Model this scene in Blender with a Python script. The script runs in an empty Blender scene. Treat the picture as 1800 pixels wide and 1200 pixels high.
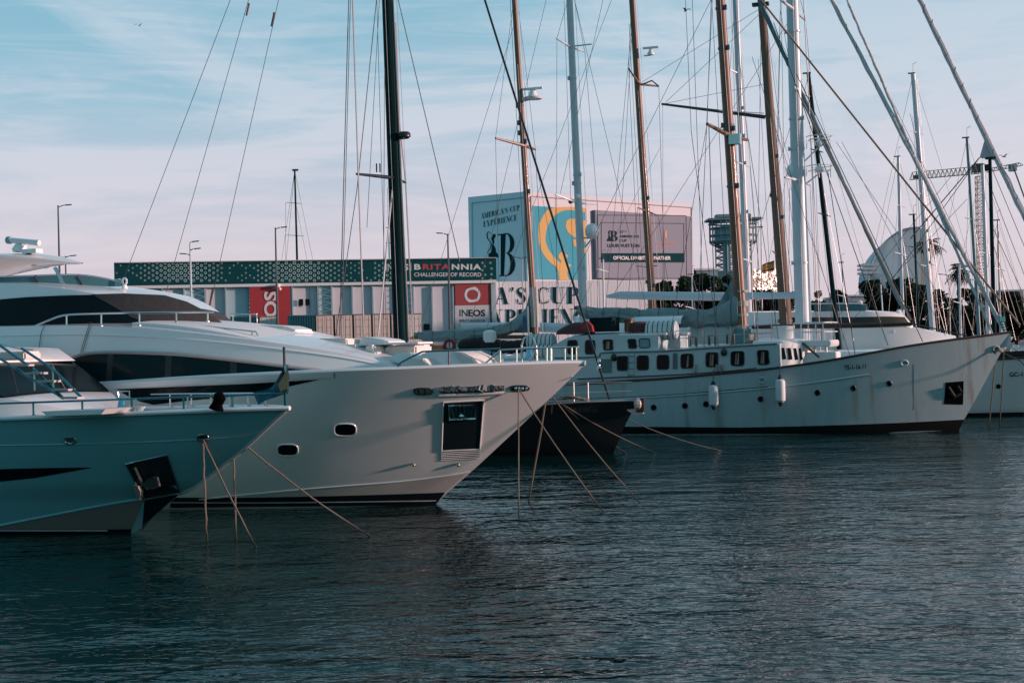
import bpy, math, random
from mathutils import Vector, Matrix, noise
V = Vector
R = math.radians
random.seed(7)
sc = bpy.context.scene

# ------------------------------------------------------------------ camera, sky, sun
H = 4.2
F = 2500.0            # focal length in pixels of the 1800 px wide photograph
ROLL = R(1.3)
cam_d = bpy.data.cameras.new('camera'); cam_d.lens = 50; cam_d.sensor_width = 36
cam_d.clip_end = 6000; cam_d.clip_start = 0.1
cam = bpy.data.objects.new('camera', cam_d); sc.collection.objects.link(cam)
cam.location = (0, 0, H); cam.rotation_euler = (math.pi/2, ROLL, 0)
sc.camera = cam

SUN_EL = R(9.5)
SUN_AZ = V((0.992, -0.125, 0)).normalized()
SUN = V((SUN_AZ.x*math.cos(SUN_EL), SUN_AZ.y*math.cos(SUN_EL), math.sin(SUN_EL)))
w = bpy.data.worlds.new("World"); sc.world = w; w.use_nodes = True
nt = w.node_tree; nt.nodes.clear()
N = nt.nodes.new; Lk = nt.links.new
def wmath(op, a, b=None, clamp=False):
    n = N('ShaderNodeMath'); n.operation = op; n.use_clamp = clamp
    for i, q in enumerate((a, b)):
        if q is None: continue
        if isinstance(q, (int, float)): n.inputs[i].default_value = q
        else: Lk(q, n.inputs[i])
    return n.outputs[0]
def wmix(fac, a, b, bt='MIX'):
    n = N('ShaderNodeMix'); n.data_type = 'RGBA'; n.blend_type = bt
    for i, q in ((0, fac), (6, a), (7, b)):
        if isinstance(q, (int, float)): n.inputs[i].default_value = q
        elif isinstance(q, tuple): n.inputs[i].default_value = q+(1,)
        else: Lk(q, n.inputs[i])
    return n.outputs[2]
tc = N('ShaderNodeTexCoord'); sep = N('ShaderNodeSeparateXYZ'); Lk(tc.outputs['Generated'], sep.inputs[0])
X, Y, Z = sep.outputs
ramp = N('ShaderNodeValToRGB'); Lk(Z, ramp.inputs[0])
cr = ramp.color_ramp
cr.elements[0].position = 0.0; cr.elements[0].color = (.52, .43, .50, 1)
cr.elements[1].position = 1.0; cr.elements[1].color = (.15, .25, .34, 1)
for p, c in ((.05, (.55, .46, .54)), (.10, (.45, .46, .55)), (.165, (.27, .43, .53)), (.24, (.16, .38, .49)), (.42, (.10, .27, .34))):
    e = cr.elements.new(p); e.color = c+(1,)
# wisps of high cloud: noise stretched along the sky
mp = N('ShaderNodeMapping'); Lk(tc.outputs['Generated'], mp.inputs[0])
mp.inputs['Rotation'].default_value = (0, R(14), R(8)); mp.inputs['Scale'].default_value = (2.0, 2.0, 10)
n1 = N('ShaderNodeTexNoise'); Lk(mp.outputs[0], n1.inputs['Vector'])
n1.inputs['Scale'].default_value = 1.15; n1.inputs['Detail'].default_value = 9; n1.inputs['Roughness'].default_value = .62
n1.inputs['Distortion'].default_value = .9
c1 = wmath('MULTIPLY', wmath('SUBTRACT', n1.outputs[0], .45), 6.5, True)
mp2 = N('ShaderNodeMapping'); Lk(tc.outputs['Generated'], mp2.inputs[0])
mp2.inputs['Rotation'].default_value = (0, R(-11), 0); mp2.inputs['Scale'].default_value = (5, 5, 60)
n2 = N('ShaderNodeTexNoise'); Lk(mp2.outputs[0], n2.inputs['Vector'])
n2.inputs['Scale'].default_value = 1.5; n2.inputs['Detail'].default_value = 6; n2.inputs['Distortion'].default_value = 1.5
c2 = wmath('MULTIPLY', wmath('SUBTRACT', n2.outputs[0], .47), 4.5, True)
cl = wmath('ADD', wmath('MULTIPLY', c1, 1.0), wmath('MULTIPLY', c2, .45), True)
xr = wmath('ADD', wmath('MULTIPLY', X, 1.6), .45, True)          # 0 at left of the view, 1 at right: more veil to the right
cl = wmath('ADD', wmath('MULTIPLY', cl, .75), wmath('MULTIPLY', wmath('MULTIPLY', xr, xr), .85), True)
hor = wmath('SUBTRACT', 1.0, wmath('MULTIPLY', Z, 2.2, True), True)
cl = wmath('MULTIPLY', wmath('ADD', cl, .08, True), hor)
veil = wmix(wmath('MULTIPLY', Z, 4.5, True), (.60, .48, .56), (.68, .66, .71))
sky = wmix(cl, ramp.outputs[0], veil)
rear = wmath('MULTIPLY', wmath('ADD', wmath('MULTIPLY', Y, -1.0), .62), 1.5, True)   # unseen sky behind the viewer, set dark teal to tint the shaded sides
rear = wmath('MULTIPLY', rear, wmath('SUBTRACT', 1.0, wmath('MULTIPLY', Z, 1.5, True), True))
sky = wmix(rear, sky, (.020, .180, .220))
nish = N('ShaderNodeTexSky'); nish.sky_type = 'NISHITA'; nish.sun_disc = False
nish.sun_elevation = SUN_EL; nish.sun_rotation = math.atan2(SUN_AZ.x, SUN_AZ.y)
b1 = N('ShaderNodeBackground'); Lk(wmix(1.0, nish.outputs[0], (.36, .50, .60), 'MULTIPLY'), b1.inputs[0]); b1.inputs[1].default_value = .05
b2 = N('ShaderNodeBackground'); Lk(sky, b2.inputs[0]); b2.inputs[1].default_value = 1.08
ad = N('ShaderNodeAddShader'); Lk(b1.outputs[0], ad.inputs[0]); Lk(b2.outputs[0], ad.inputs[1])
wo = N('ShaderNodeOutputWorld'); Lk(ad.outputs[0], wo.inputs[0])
sd = bpy.data.lights.new('sun', 'SUN'); sd.energy = 4.8; sd.angle = R(2.5); sd.color = (1.0, .64, .58)
so = bpy.data.objects.new('sun', sd); sc.collection.objects.link(so)
so.rotation_euler = (-SUN).to_track_quat('-Z', 'Y').to_euler()
sc.view_settings.view_transform = 'Standard'; sc.view_settings.look = 'None'
sc.view_settings.exposure = 0.0; sc.view_settings.gamma = 1.0
sc.cycles.max_bounces = 6; sc.cycles.caustics_reflective = False; sc.cycles.caustics_refractive = False

# ------------------------------------------------------------------ helpers
def lev(px, py):
    u, v = px-900, 600-py
    c, s = math.cos(ROLL), math.sin(ROLL)
    return (u*c+v*s)/F, (-u*s+v*c)/F
def P(px, py, D):
    a, b = lev(px, py); return V((a*D, D, H+b*D))
def onz(px, py, z=0.0):
    a, b = lev(px, py); return P(px, py, (z-H)/b)
def lerp(a, b, t): return a+(b-a)*t
def interp(pts):
    pts = sorted(pts)
    def f(x):
        if x <= pts[0][0]: return pts[0][1]
        for (a, b), (c, d) in zip(pts, pts[1:]):
            if x <= c: return b+(d-b)*(x-a)/max(c-a, 1e-9)
        return pts[-1][1]
    return f
def smooth(pts, n=4):
    """catmull-rom resample of a list of tuples"""
    pts = [tuple(p) for p in pts]
    if len(pts) < 3: return pts
    out = []
    for i in range(len(pts)-1):
        p0 = pts[max(i-1, 0)]; p1 = pts[i]; p2 = pts[i+1]; p3 = pts[min(i+2, len(pts)-1)]
        for k in range(n):
            t = k/n
            out.append(tuple(.5*((2*b)+(-a+c)*t+(2*a-5*b+4*c-d)*t*t+(-a+3*b-3*c+d)*t**3) for a, b, c, d in zip(p0, p1, p2, p3)))
    out.append(pts[-1]); return out

MATS = {}
def mat(name, col, rough=.5, metal=0., var=.12, vs=2.0, bump=0., bs=30., coat=0., streak=False, ior=None, emit=None):
    if name in MATS: return MATS[name]
    m = bpy.data.materials.new(name); m.use_nodes = True; t = m.node_tree; b = t.nodes['Principled BSDF']
    tcn = t.nodes.new('ShaderNodeTexCoord')
    no = t.nodes.new('ShaderNodeTexNoise'); no.inputs['Scale'].default_value = vs; no.inputs['Detail'].default_value = 6; no.inputs['Roughness'].default_value = .65
    if streak:
        mpn = t.nodes.new('ShaderNodeMapping'); mpn.inputs['Scale'].default_value = (1, 1, .12)
        t.links.new(tcn.outputs['Object'], mpn.inputs[0]); t.links.new(mpn.outputs[0], no.inputs['Vector'])
    else: t.links.new(tcn.outputs['Object'], no.inputs['Vector'])
    mx = t.nodes.new('ShaderNodeMix'); mx.data_type = 'RGBA'
    mx.inputs[6].default_value = tuple(c*(1-var) for c in col)+(1,); mx.inputs[7].default_value = tuple(min(1, c*(1+var)) for c in col)+(1,)
    t.links.new(no.outputs[0], mx.inputs[0]); t.links.new(mx.outputs[2], b.inputs['Base Color'])
    b.inputs['Roughness'].default_value = rough; b.inputs['Metallic'].default_value = metal
    b.inputs['Coat Weight'].default_value = coat; b.inputs['Coat Roughness'].default_value = .06
    if ior: b.inputs['IOR'].default_value = ior
    if bump:
        n_ = t.nodes.new('ShaderNodeTexNoise'); n_.inputs['Scale'].default_value = bs; n_.inputs['Detail'].default_value = 4
        t.links.new(tcn.outputs['Object'], n_.inputs['Vector'])
        bp = t.nodes.new('ShaderNodeBump'); bp.inputs['Strength'].default_value = bump; bp.inputs['Distance'].default_value = .05
        t.links.new(n_.outputs[0], bp.inputs['Height']); t.links.new(bp.outputs[0], b.inputs['Normal'])
    MATS[name] = m; return m
WHITE = mat('gelcoat_white', (.80, .80, .80), .3, var=.04, vs=.9, coat=.7)
WHITE2 = mat('deck_white', (.78, .77, .76), .5, var=.04)
HULLW = mat('hull_white', (.76, .75, .75), .3, var=.07, vs=.7, coat=.9, bump=.035, bs=.9, streak=True)
TEALH = mat('hull_grey_green', (.20, .45, .48), .3, var=.07, vs=.6, coat=.9, bump=.035, bs=.9, streak=True)
GLASS = mat('dark_glass', (.004, .010, .013), .09, var=.2, ior=1.22)
GLASS2 = mat('tinted_glass', (.003, .019, .024), .08, var=.4, ior=1.22)
DARK = mat('dark_trim', (.018, .022, .025), .45)
BLACK = mat('black_paint', (.009, .012, .014), .35, var=.25, vs=.8)
NAVY = mat('boot_paint', (.008, .013, .018), .35)
STEEL = mat('stainless', (.62, .62, .62), .18, 1.0, var=.1)
CHROME = mat('polished_steel', (.75, .78, .8), .12, 1.0, bump=.3, bs=9)
ROPE = mat('rope', (.20, .155, .12), .9, bump=.6, bs=60)
ROPED = mat('rope_dark', (.10, .095, .09), .9)
WIRE = mat('wire', (.10, .11, .12), .5, .5)
WIREL = mat('wire_light', (.45, .42, .42), .4, .4)
WOODM = mat('mast_wood', (.19, .082, .043), .45, var=.35, vs=3, coat=.12, streak=True)
WOODG = mat('weathered_wood', (.155, .095, .064), .7, var=.4, vs=4, streak=True)
WOODO = mat('orange_wood', (.42, .18, .06), .35, var=.2)
MASTW = mat('mast_white', (.58, .63, .68), .35, var=.05)
MASTT = mat('mast_teal', (.10, .24, .27), .4)
CARB = mat('carbon_black', (.002, .022, .025), .6, var=.3, ior=1.15)
SAILG = mat('sail_cover', (.21, .285, .295), .85, var=.25, vs=3, bump=.9, bs=6)
SAILW = mat('furled_sail', (.66, .64, .65), .8, var=.2, vs=8, bump=.5, bs=20)
CREAM = mat('cushion', (.72, .64, .60), .7)
COVER = mat('mesh_cover', (.045, .043, .043), .75, var=.25, vs=1.5, bump=.3, bs=4)
RED = mat('red_paint', (.42, .035, .045), .6, var=.1)
REDB = mat('red_cloth', (.36, .03, .03), .85, bump=.4)
MAROON = mat('maroon', (.07, .015, .018), .7)
GREEN = mat('dark_green_paint', (.004, .022, .024), .8, ior=1.2)
ORANGE = mat('orange', (.55, .17, .05), .7)
BLUEC = mat('blue_cloth', (.02, .12, .25), .8)
YELLOW = mat('yellow_cloth', (.7, .42, .08), .8)
CLOTHK = mat('black_cloth', (.003, .003, .004), 1.0, bump=.6, ior=1.1)
RUBBER = mat('rubber_dark', (.015, .02, .03), .7)
BRICKP = mat('panel_pale', (.58, .58, .60), .7, var=.06)
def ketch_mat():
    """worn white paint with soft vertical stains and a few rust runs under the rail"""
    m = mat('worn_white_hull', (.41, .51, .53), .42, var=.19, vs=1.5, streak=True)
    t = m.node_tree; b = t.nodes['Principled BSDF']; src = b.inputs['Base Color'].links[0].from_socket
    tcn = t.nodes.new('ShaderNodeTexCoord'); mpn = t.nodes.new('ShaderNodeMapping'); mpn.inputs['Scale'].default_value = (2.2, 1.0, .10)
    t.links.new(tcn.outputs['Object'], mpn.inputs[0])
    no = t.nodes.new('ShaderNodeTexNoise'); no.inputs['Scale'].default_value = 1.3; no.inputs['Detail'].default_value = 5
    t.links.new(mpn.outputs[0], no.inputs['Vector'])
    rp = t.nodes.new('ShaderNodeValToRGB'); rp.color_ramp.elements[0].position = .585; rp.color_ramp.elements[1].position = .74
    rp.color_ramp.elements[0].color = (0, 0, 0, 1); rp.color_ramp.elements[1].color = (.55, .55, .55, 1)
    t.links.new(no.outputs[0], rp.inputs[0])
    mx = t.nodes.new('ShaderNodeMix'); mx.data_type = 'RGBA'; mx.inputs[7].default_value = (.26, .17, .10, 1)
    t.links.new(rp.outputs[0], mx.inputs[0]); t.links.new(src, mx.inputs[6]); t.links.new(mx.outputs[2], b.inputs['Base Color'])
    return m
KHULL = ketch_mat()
def wet_rope():
    """rope that is dark with weed just above the water"""
    t = ROPE.node_tree; b = t.nodes['Principled BSDF']; src = b.inputs['Base Color'].links[0].from_socket
    g = t.nodes.new('ShaderNodeNewGeometry'); sp = t.nodes.new('ShaderNodeSeparateXYZ'); t.links.new(g.outputs['Position'], sp.inputs[0])
    mr = t.nodes.new('ShaderNodeMapRange'); mr.inputs['From Min'].default_value = .12; mr.inputs['From Max'].default_value = .5; t.links.new(sp.outputs[2], mr.inputs['Value'])
    mx = t.nodes.new('ShaderNodeMix'); mx.data_type = 'RGBA'; mx.inputs[6].default_value = (.03, .032, .022, 1)
    t.links.new(mr.outputs[0], mx.inputs[0]); t.links.new(src, mx.inputs[7]); t.links.new(mx.outputs[2], b.inputs['Base Color'])
wet_rope()
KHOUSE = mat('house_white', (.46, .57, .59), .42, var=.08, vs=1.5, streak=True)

class MB:
    def __init__(s): s.v = []; s.f = []
    def add(s, vs, fs):
        o = len(s.v); s.v += [V(p) for p in vs]; s.f += [tuple(i+o for i in f) for f in fs]; return s
    def box(s, c, d, rz=0, ry=0):
        M = Matrix.Rotation(rz, 3, 'Z') @ Matrix.Rotation(ry, 3, 'Y'); c = V(c)
        vs = [c+M@V((x*d[0]/2, y*d[1]/2, z*d[2]/2)) for x in (-1, 1) for y in (-1, 1) for z in (-1, 1)]
        return s.add(vs, [(0, 1, 3, 2), (4, 6, 7, 5), (0, 4, 5, 1), (2, 3, 7, 6), (0, 2, 6, 4), (1, 5, 7, 3)])
    def tube(s, pts, r, n=6, cap=True, flat=1.0):
        pts = [V(p) for p in pts]
        if len(pts) < 2: return s
        rs = r if isinstance(r, (list, tuple)) else [lerp(r, r, 0)]*len(pts)
        base = len(s.v); up = None
        for i, p in enumerate(pts):
            t = (pts[min(i+1, len(pts)-1)]-pts[max(i-1, 0)])
            if t.length < 1e-9: t = V((0, 0, 1))
            t.normalize()
            if up is None:
                up = V((0, 0, 1)) if abs(t.z) < .9 else V((0, 1, 0))
            a = t.cross(up).normalized(); b = a.cross(t).normalized(); up = b
            for k in range(n):
                an = 2*math.pi*k/n
                s.v.append(p+(a*math.cos(an)*flat+b*math.sin(an))*rs[i])
        for i in range(len(pts)-1):
            for k in range(n):
                q = base+i*n; s.f.append((q+k, q+(k+1) % n, q+n+(k+1) % n, q+n+k))
        if cap:
            s.f.append(tuple(base+k for k in range(n))[::-1]); s.f.append(tuple(base+(len(pts)-1)*n+k for k in range(n)))
        return s
    def grid(s, rows, closed=False):
        n = len(rows[0]); b = len(s.v)
        for r in rows: s.v += [V(p) for p in r]
        for i in range(len(rows)-1):
            for k in range(n-1+(1 if closed else 0)):
                s.f.append((b+i*n+k, b+i*n+(k+1) % n, b+(i+1)*n+(k+1) % n, b+(i+1)*n+k))
        return s
    def prism(s, pts, off):
        """polygon pts extruded by vector off"""
        n = len(pts); off = V(off)
        s.add([V(p) for p in pts]+[V(p)+off for p in pts], [tuple(range(n))[::-1], tuple(range(n, 2*n))]+[(i, (i+1) % n, n+(i+1) % n, n+i) for i in range(n)]); return s
    def ball(s, c, r, n=10, m=7, zs=1.0):
        c = V(c); rows = []
        for i in range(m+1):
            th = math.pi*i/m
            rows.append([c+V((r*math.sin(th)*math.cos(2*math.pi*k/n), r*math.sin(th)*math.sin(2*math.pi*k/n), r*zs*math.cos(th))) for k in range(n)])
        return s.grid(rows, True)
    def lathe(s, c, prof, n=12):
        c = V(c)
        return s.grid([[c+V((r*math.cos(2*math.pi*k/n), r*math.sin(2*math.pi*k/n), z)) for k in range(n)] for r, z in prof], True)
    def build(s, name, m, parent=None, smooth=False, merge=False, bevel=0):
        me = bpy.data.meshes.new(name); me.from_pydata(s.v, [], s.f); me.materials.append(m); me.validate()
        if merge or bevel:
            import bmesh
            bm = bmesh.new(); bm.from_mesh(me); bmesh.ops.remove_doubles(bm, verts=bm.verts, dist=1e-4)
            if bevel: bmesh.ops.bevel(bm, geom=list(bm.edges), offset=bevel, segments=2, affect='EDGES', clamp_overlap=True)
            bmesh.ops.recalc_face_normals(bm, faces=bm.faces); bm.to_mesh(me); bm.free()
        if smooth:
            for p in me.polygons: p.use_smooth = True
            me.set_sharp_from_angle(angle=R(40))
        o = bpy.data.objects.new(name, me); sc.collection.objects.link(o)
        if parent is not None: o.parent = parent
        return o
def tag(o, label=None, cat=None, group=None, kind=None):
    if label: o['label'] = label
    if cat: o['category'] = cat
    if group: o['group'] = group
    if kind: o['kind'] = kind
    return o
def empty(name, M, label, cat, group=None):
    o = bpy.data.objects.new(name, None); sc.collection.objects.link(o)
    o.matrix_world = M if isinstance(M, Matrix) else Matrix.Translation(V(M))
    o.empty_display_size = .3
    return tag(o, label, cat, group)
def relocate(mb, origin):
    mb.v = [p-V(origin) for p in mb.v]; return mb
def thing1(name, mb, m, label, cat, group=None, **kw):
    """a thing that is one mesh; its origin goes to its lowest middle point"""
    xs = [p.x for p in mb.v]; ys = [p.y for p in mb.v]; zs = [p.z for p in mb.v]
    o = V(((min(xs)+max(xs))/2, (min(ys)+max(ys))/2, min(zs)))
    relocate(mb, o); ob = mb.build(name, m, None, **kw); ob.location = o
    return tag(ob, label, cat, group)

class Fr:
    """a boat's own frame: x forward, y to port, z up; origin at the stem on the waterline"""
    def __init__(s, px, py, yaw, O=None):
        s.O = O if O is not None else onz(px, py, 0); s.M = Matrix.Translation(s.O) @ Matrix.Rotation(-R(yaw), 4, 'Z'); s.I = s.M.inverted()
        s.c = s.I @ V((0, 0, H)); s.R3 = s.I.to_3x3()
    def side(s, px, py, W, off=0.0, sg=-1):
        a, b = lev(px, py); d = s.R3 @ V((a, 1, b))
        t = -s.c.y/d.y
        for _ in range(14):
            p = s.c+d*t; wv = W(p.x, p.z) if callable(W) else W
            tn = (sg*wv-s.c.y)/d.y; t = t+(tn-t)*.75
        p = s.c+d*t
        if off: p = p+V((0, sg*off, 0))
        return p
    def ctr(s, px, py, y=0.0): return s.side(px, py, -y if y <= 0 else y, 0, -1 if y <= 0 else 1)
    def onz(s, px, py, z): return s.I @ onz(px, py, z)
    def zf(s, pts, W, n=4):
        q = []
        for t in smooth(pts, n):
            f = t[2] if len(t) > 2 else -1     # lateral station of the outline: -1 near side, 0 centre, 1 far side
            q.append(s.side(t[0], t[1], (lambda x, z, f=f: abs(f)*W(x, z)), 0, 1 if f > 0 else -1))
        return interp([(p.x, p.z) for p in q]), min(p.x for p in q), max(p.x for p in q)

def hullW(xs, Bw, Bd, zd, L, p=2.2, e=.9, aft=None, Ld=None):
    Ld = Ld or L
    def W(x, z):
        k = max(0., min(1., z/zd)); Lz = lerp(L, Ld, k)
        t = max(0., min(1., (xs(z)-x)/Lz)); B = lerp(Bw, Bd, k**e)
        if z < 0: B *= max(.2, 1+z*.5)
        wv = B*(1-(1-t)**p)
        return wv
    return W
def make_hull(W, xs, zs, L, m, parent, zb=-.6, ns=56, nr=18, name='hull', bands=None):
    cols = []
    for i in range(ns+1):
        q = (i/ns)**1.5
        x = 0; z = 3
        for _ in range(6):
            z = zs(x); x = xs(z)*(1-q)-L*q
        col = []
        for r in range(nr+1):
            zz = lerp(zb, z, r/nr); xx = xs(zz)*(1-q)-L*q
            col.append((xx, W(xx, zz), zz))
        cols.append(col)
    def mb_rows(r0, r1):
        mb = MB()
        mb.grid([[V((x, -y, z)) for x, y, z in c[r0:r1+1]] for c in cols])
        mb.grid([[V((x, y, z)) for x, y, z in c[r0:r1+1]][::-1] for c in cols])
        c = cols[-1][r0:r1+1]
        mb.grid([[V((x, -y, z)) for x, y, z in c], [V((x, y, z)) for x, y, z in c]])
        return mb
    o = mb_rows(0, nr).build(name, m, parent, smooth=True, merge=True)
    # deck a little below the rail
    return o, [c[-1] for c in cols]
def make_deck(W, edge, m, parent, dz=.25, inset=.05, name='deck', camber=.08):
    mb = MB(); rows = []; n = 8
    for x, y, z in edge[1:]:
        wv = max(.02, W(x-.02, z-dz)-inset)
        rows.append([V((x-.02, wv*(2*k/n-1), z-dz+camber*wv*.3*(1-(2*k/n-1)**2))) for k in range(n+1)])
    mb.grid(rows); return mb.build(name, m, parent, smooth=True)
def cap_rail(edge, m, parent, r=.035, name='cap_rail', flat=1.6, up=0):
    mb = MB()
    mb.tube([V((x, -y, z+up)) for x, y, z in edge], r, 8, flat=flat); mb.tube([V((x, y, z+up)) for x, y, z in edge], r, 8, flat=flat)
    return mb.build(name, m, parent, smooth=True)
def house(bot, top, W, x0, x1, m, parent, camber=.1, n=30, name='deckhouse', rows=6, nose=None, sink=.0):
    """closed body between two height curves with side surface W(x, z)"""
    rg = []
    for i in range(n+1):
        x = lerp(x0, x1, i/n); b = bot(x)-sink; t = max(top(x), b+.01)
        ring = [V((x, -W(x, lerp(b, t, k/rows)), lerp(b, t, k/rows))) for k in range(rows+1)]
        wt = W(x, t)
        ring += [V((x, wt*(2*k/8-1), t+camber*(1-(2*k/8-1)**2))) for k in range(1, 8)]
        ring += [V((x, W(x, lerp(t, b, k/rows)), lerp(t, b, k/rows))) for k in range(rows+1)]
        rg.append(ring)
    mb = MB(); mb.grid(rg)
    k = len(rg[0]); q = len(rg)-1
    mb.f.append(tuple(range(k))[::-1]); mb.f.append(tuple(q*k+i for i in range(k)))
    return mb.build(name, m, parent, smooth=True)
def resample(pts, n):
    pts = [tuple(p) for p in pts]; L = [0]
    for a, b in zip(pts, pts[1:]): L.append(L[-1]+math.hypot(b[0]-a[0], b[1]-a[1]))
    out = []
    for i in range(n+1):
        d = L[-1]*i/n
        for k in range(len(pts)-1):
            if d <= L[k+1]+1e-9:
                t = (d-L[k])/max(L[k+1]-L[k], 1e-9); out.append((lerp(pts[k][0], pts[k+1][0], t), lerp(pts[k][1], pts[k+1][1], t))); break
    return out
def panel(solve, top, bot, n=24, rows=4):
    """surface patch between two picture curves, following the surface that solve() intersects"""
    a = resample(top, n); b = resample(bot, n); mb = MB()
    mb.grid([[solve(lerp(p[0], q[0], k/rows), lerp(p[1], q[1], k/rows)) for k in range(rows+1)] for p, q in zip(a, b)])
    return mb
def patch(solve, outline, rings=4):
    cx = sum(p[0] for p in outline)/len(outline); cy = sum(p[1] for p in outline)/len(outline); n = len(outline); mb = MB()
    vs = [solve(cx, cy)]
    for r in range(1, rings+1):
        vs += [solve(lerp(cx, x, r/rings), lerp(cy, y, r/rings)) for x, y in outline]
    fs = [(0, 1+i, 1+(i+1) % n) for i in range(n)]
    for r in range(rings-1):
        o = 1+r*n; fs += [(o+i, o+n+i, o+n+(i+1) % n, o+(i+1) % n) for i in range(n)]
    return mb.add(vs, fs)
def oval(cx, cy, rx, ry, n=20, pw=2.0, rot=0):
    out = []
    for k in range(n):
        a = 2*math.pi*k/n; c, s = math.cos(a), math.sin(a)
        x = math.copysign(abs(c)**(2/pw), c)*rx; y = math.copysign(abs(s)**(2/pw), s)*ry
        out.append((cx+x*math.cos(rot)-y*math.sin(rot), cy+x*math.sin(rot)+y*math.cos(rot)))
    return out
def quad(pts, n=5):
    out = []
    for i in range(len(pts)):
        a, b = pts[i], pts[(i+1) % len(pts)]
        out += [(lerp(a[0], b[0], k/n), lerp(a[1], b[1], k/n)) for k in range(n)]
    return out
def ring(solve, outline, r, name, m, parent, n=5):
    p = [solve(x, y) for x, y in outline]; p.append(p[0]); p.append(p[1])
    return MB().tube(p, r, n, cap=False).build(name, m, parent, smooth=True)

# ---- writing
TXT = {}
def text_mesh(s, bold=0.0, spacing=1.0):
    cu = bpy.data.curves.new('t', 'FONT'); cu.body = s; cu.size = 1; cu.offset = bold; cu.space_character = spacing; cu.resolution_u = 3
    o = bpy.data.objects.new('t', cu); sc.collection.objects.link(o)
    dg = bpy.context.evaluated_depsgraph_get(); me = o.evaluated_get(dg).to_mesh()
    vs = [V(v.co) for v in me.vertices]; fs = [tuple(p.vertices) for p in me.polygons]
    o.evaluated_get(dg).to_mesh_clear(); bpy.data.objects.remove(o); bpy.data.curves.remove(cu)
    return vs, fs
def put(vs, fs, solve, tl, tr, bl, name, m, parent):
    """map a flat drawing's bounding box onto the surface at the picture corners top-left, top-right, bottom-left"""
    x0 = min(v.x for v in vs); x1 = max(v.x for v in vs); y0 = min(v.y for v in vs); y1 = max(v.y for v in vs)
    mb = MB(); out = []
    for v in vs:
        u = (v.x-x0)/(x1-x0); t = (y1-v.y)/(y1-y0)
        a_ = (tl[0]+(tr[0]-tl[0])*u+(bl[0]-tl[0])*t, tl[1]+(tr[1]-tl[1])*u+(bl[1]-tl[1])*t); out.append(solve(*a_, v.z*.006) if v.z > 0 else solve(*a_))
    mb.add(out, fs); return mb.build(name, m, parent)
def text(s, solve, tl, tr, bl, m, parent, bold=0.0, spacing=1.0, name='lettering'):
    vs, fs = text_mesh(s, bold, spacing); return put(vs, fs, solve, tl, tr, bl, name, m, parent)
# high-contrast display letters: strokes of (x, y, width); third item True for a smooth curve
T_, t_ = .20, .035
def arc(cx, cy, rx, ry, a0, a1, T=T_, n=14):
    return [(cx+rx*math.cos(R(lerp(a0, a1, k/n))), cy+ry*math.sin(R(lerp(a0, a1, k/n))), t_+(T-t_)*abs(math.cos(R(lerp(a0, a1, k/n))))**2) for k in range(n+1)]
def ser(x, y, w=.3): return [(x-w/2, y, t_), (x+w/2, y, t_)]
GL = {
 'A': (.82, [[(.12, 0, t_), (.42, 1, t_)], [(.40, 1, T_), (.68, 0, T_)], [(.2, .32, t_), (.55, .32, t_)], ser(.12, .015, .24), ser(.68, .015, .34)]),
 'B': (.74, [[(.2, 0, T_), (.2, 1, T_)], arc(.32, .76, .24, .225, 90, -90), arc(.32, .27, .31, .255, 90, -90), ser(.2, .985, .36), ser(.2, .015, .36)]),
 'C': (.76, [arc(.42, .5, .32, .48, 50, 310), [(.68, .7, t_), (.68, .97, t_)], [(.68, .05, t_), (.68, .25, t_)]]),
 'E': (.66, [[(.2, 0, T_), (.2, 1, T_)], [(.1, .985, t_), (.6, .985, t_)], [(.1, .015, t_), (.6, .015, t_)], [(.2, .5, t_), (.48, .5, t_)], [(.6, .72, t_), (.6, 1, t_)], [(.6, 0, t_), (.6, .28, t_)], [(.48, .38, t_), (.48, .62, t_)]]),
 'I': (.42, [[(.21, 0, T_), (.21, 1, T_)], ser(.21, .985, .36), ser(.21, .015, .36)]),
 'M': (1.0, [[(.14, 0, t_), (.14, 1, t_)], [(.16, 1, T_), (.48, .02, T_)], [(.48, 0, t_), (.8, 1, t_)], [(.82, 0, T_), (.82, 1, T_)], ser(.14, .015, .24), ser(.82, .015, .34), ser(.85, .985, .3)]),
 'N': (.82, [[(.14, 0, t_), (.14, 1, t_)], [(.16, 1, T_), (.66, .02, T_)], [(.70, 0, t_), (.70, 1, t_)], ser(.14, .015, .24), ser(.7, .985, .24)]),
 'P': (.72, [[(.2, 0, T_), (.2, 1, T_)], arc(.32, .73, .28, .255, 90, -90), ser(.2, .985, .36), ser(.2, .015, .36)]),
 'R': (.8, [[(.2, 0, T_), (.2, 1, T_)], arc(.32, .74, .27, .245, 90, -90), [(.42, .5, .1), (.56, .3, T_*.9), (.62, .08, .14), (.76, .03, t_)], ser(.2, .985, .36), ser(.2, .015, .36)]),
 'S': (.66, [smooth([(.52, .72, t_), (.42, .95, .05), (.22, .93, .07), (.15, .74, .13), (.33, .54, T_*1.1), (.50, .32, .15), (.42, .06, .07), (.22, .03, .05), (.11, .3, t_)], 5), [(.54, .68, t_), (.54, .98, t_)], [(.1, .02, t_), (.1, .32, t_)]]),
 'U': (.82, [[(.2, .25, T_), (.2, 1, T_)], [(.2, .27, T_), (.24, .10, .14), (.4, .02, .05), (.58, .06, t_), (.66, .25, t_)], [(.66, .25, t_), (.66, 1, t_)], ser(.2, .985, .36), ser(.66, .985, .24)]),
 'X': (.82, [[(.2, 1, T_), (.62, 0, T_)], [(.62, 1, t_), (.16, 0, t_)], ser(.2, .985, .34), ser(.62, .015, .34), ser(.62, .985, .22), ser(.16, .015, .22)]),
 "'": (.26, [[(.14, 1, .13), (.15, .88, .11), (.07, .72, t_)]]),
 ' ': (.4, []),
}
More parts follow.
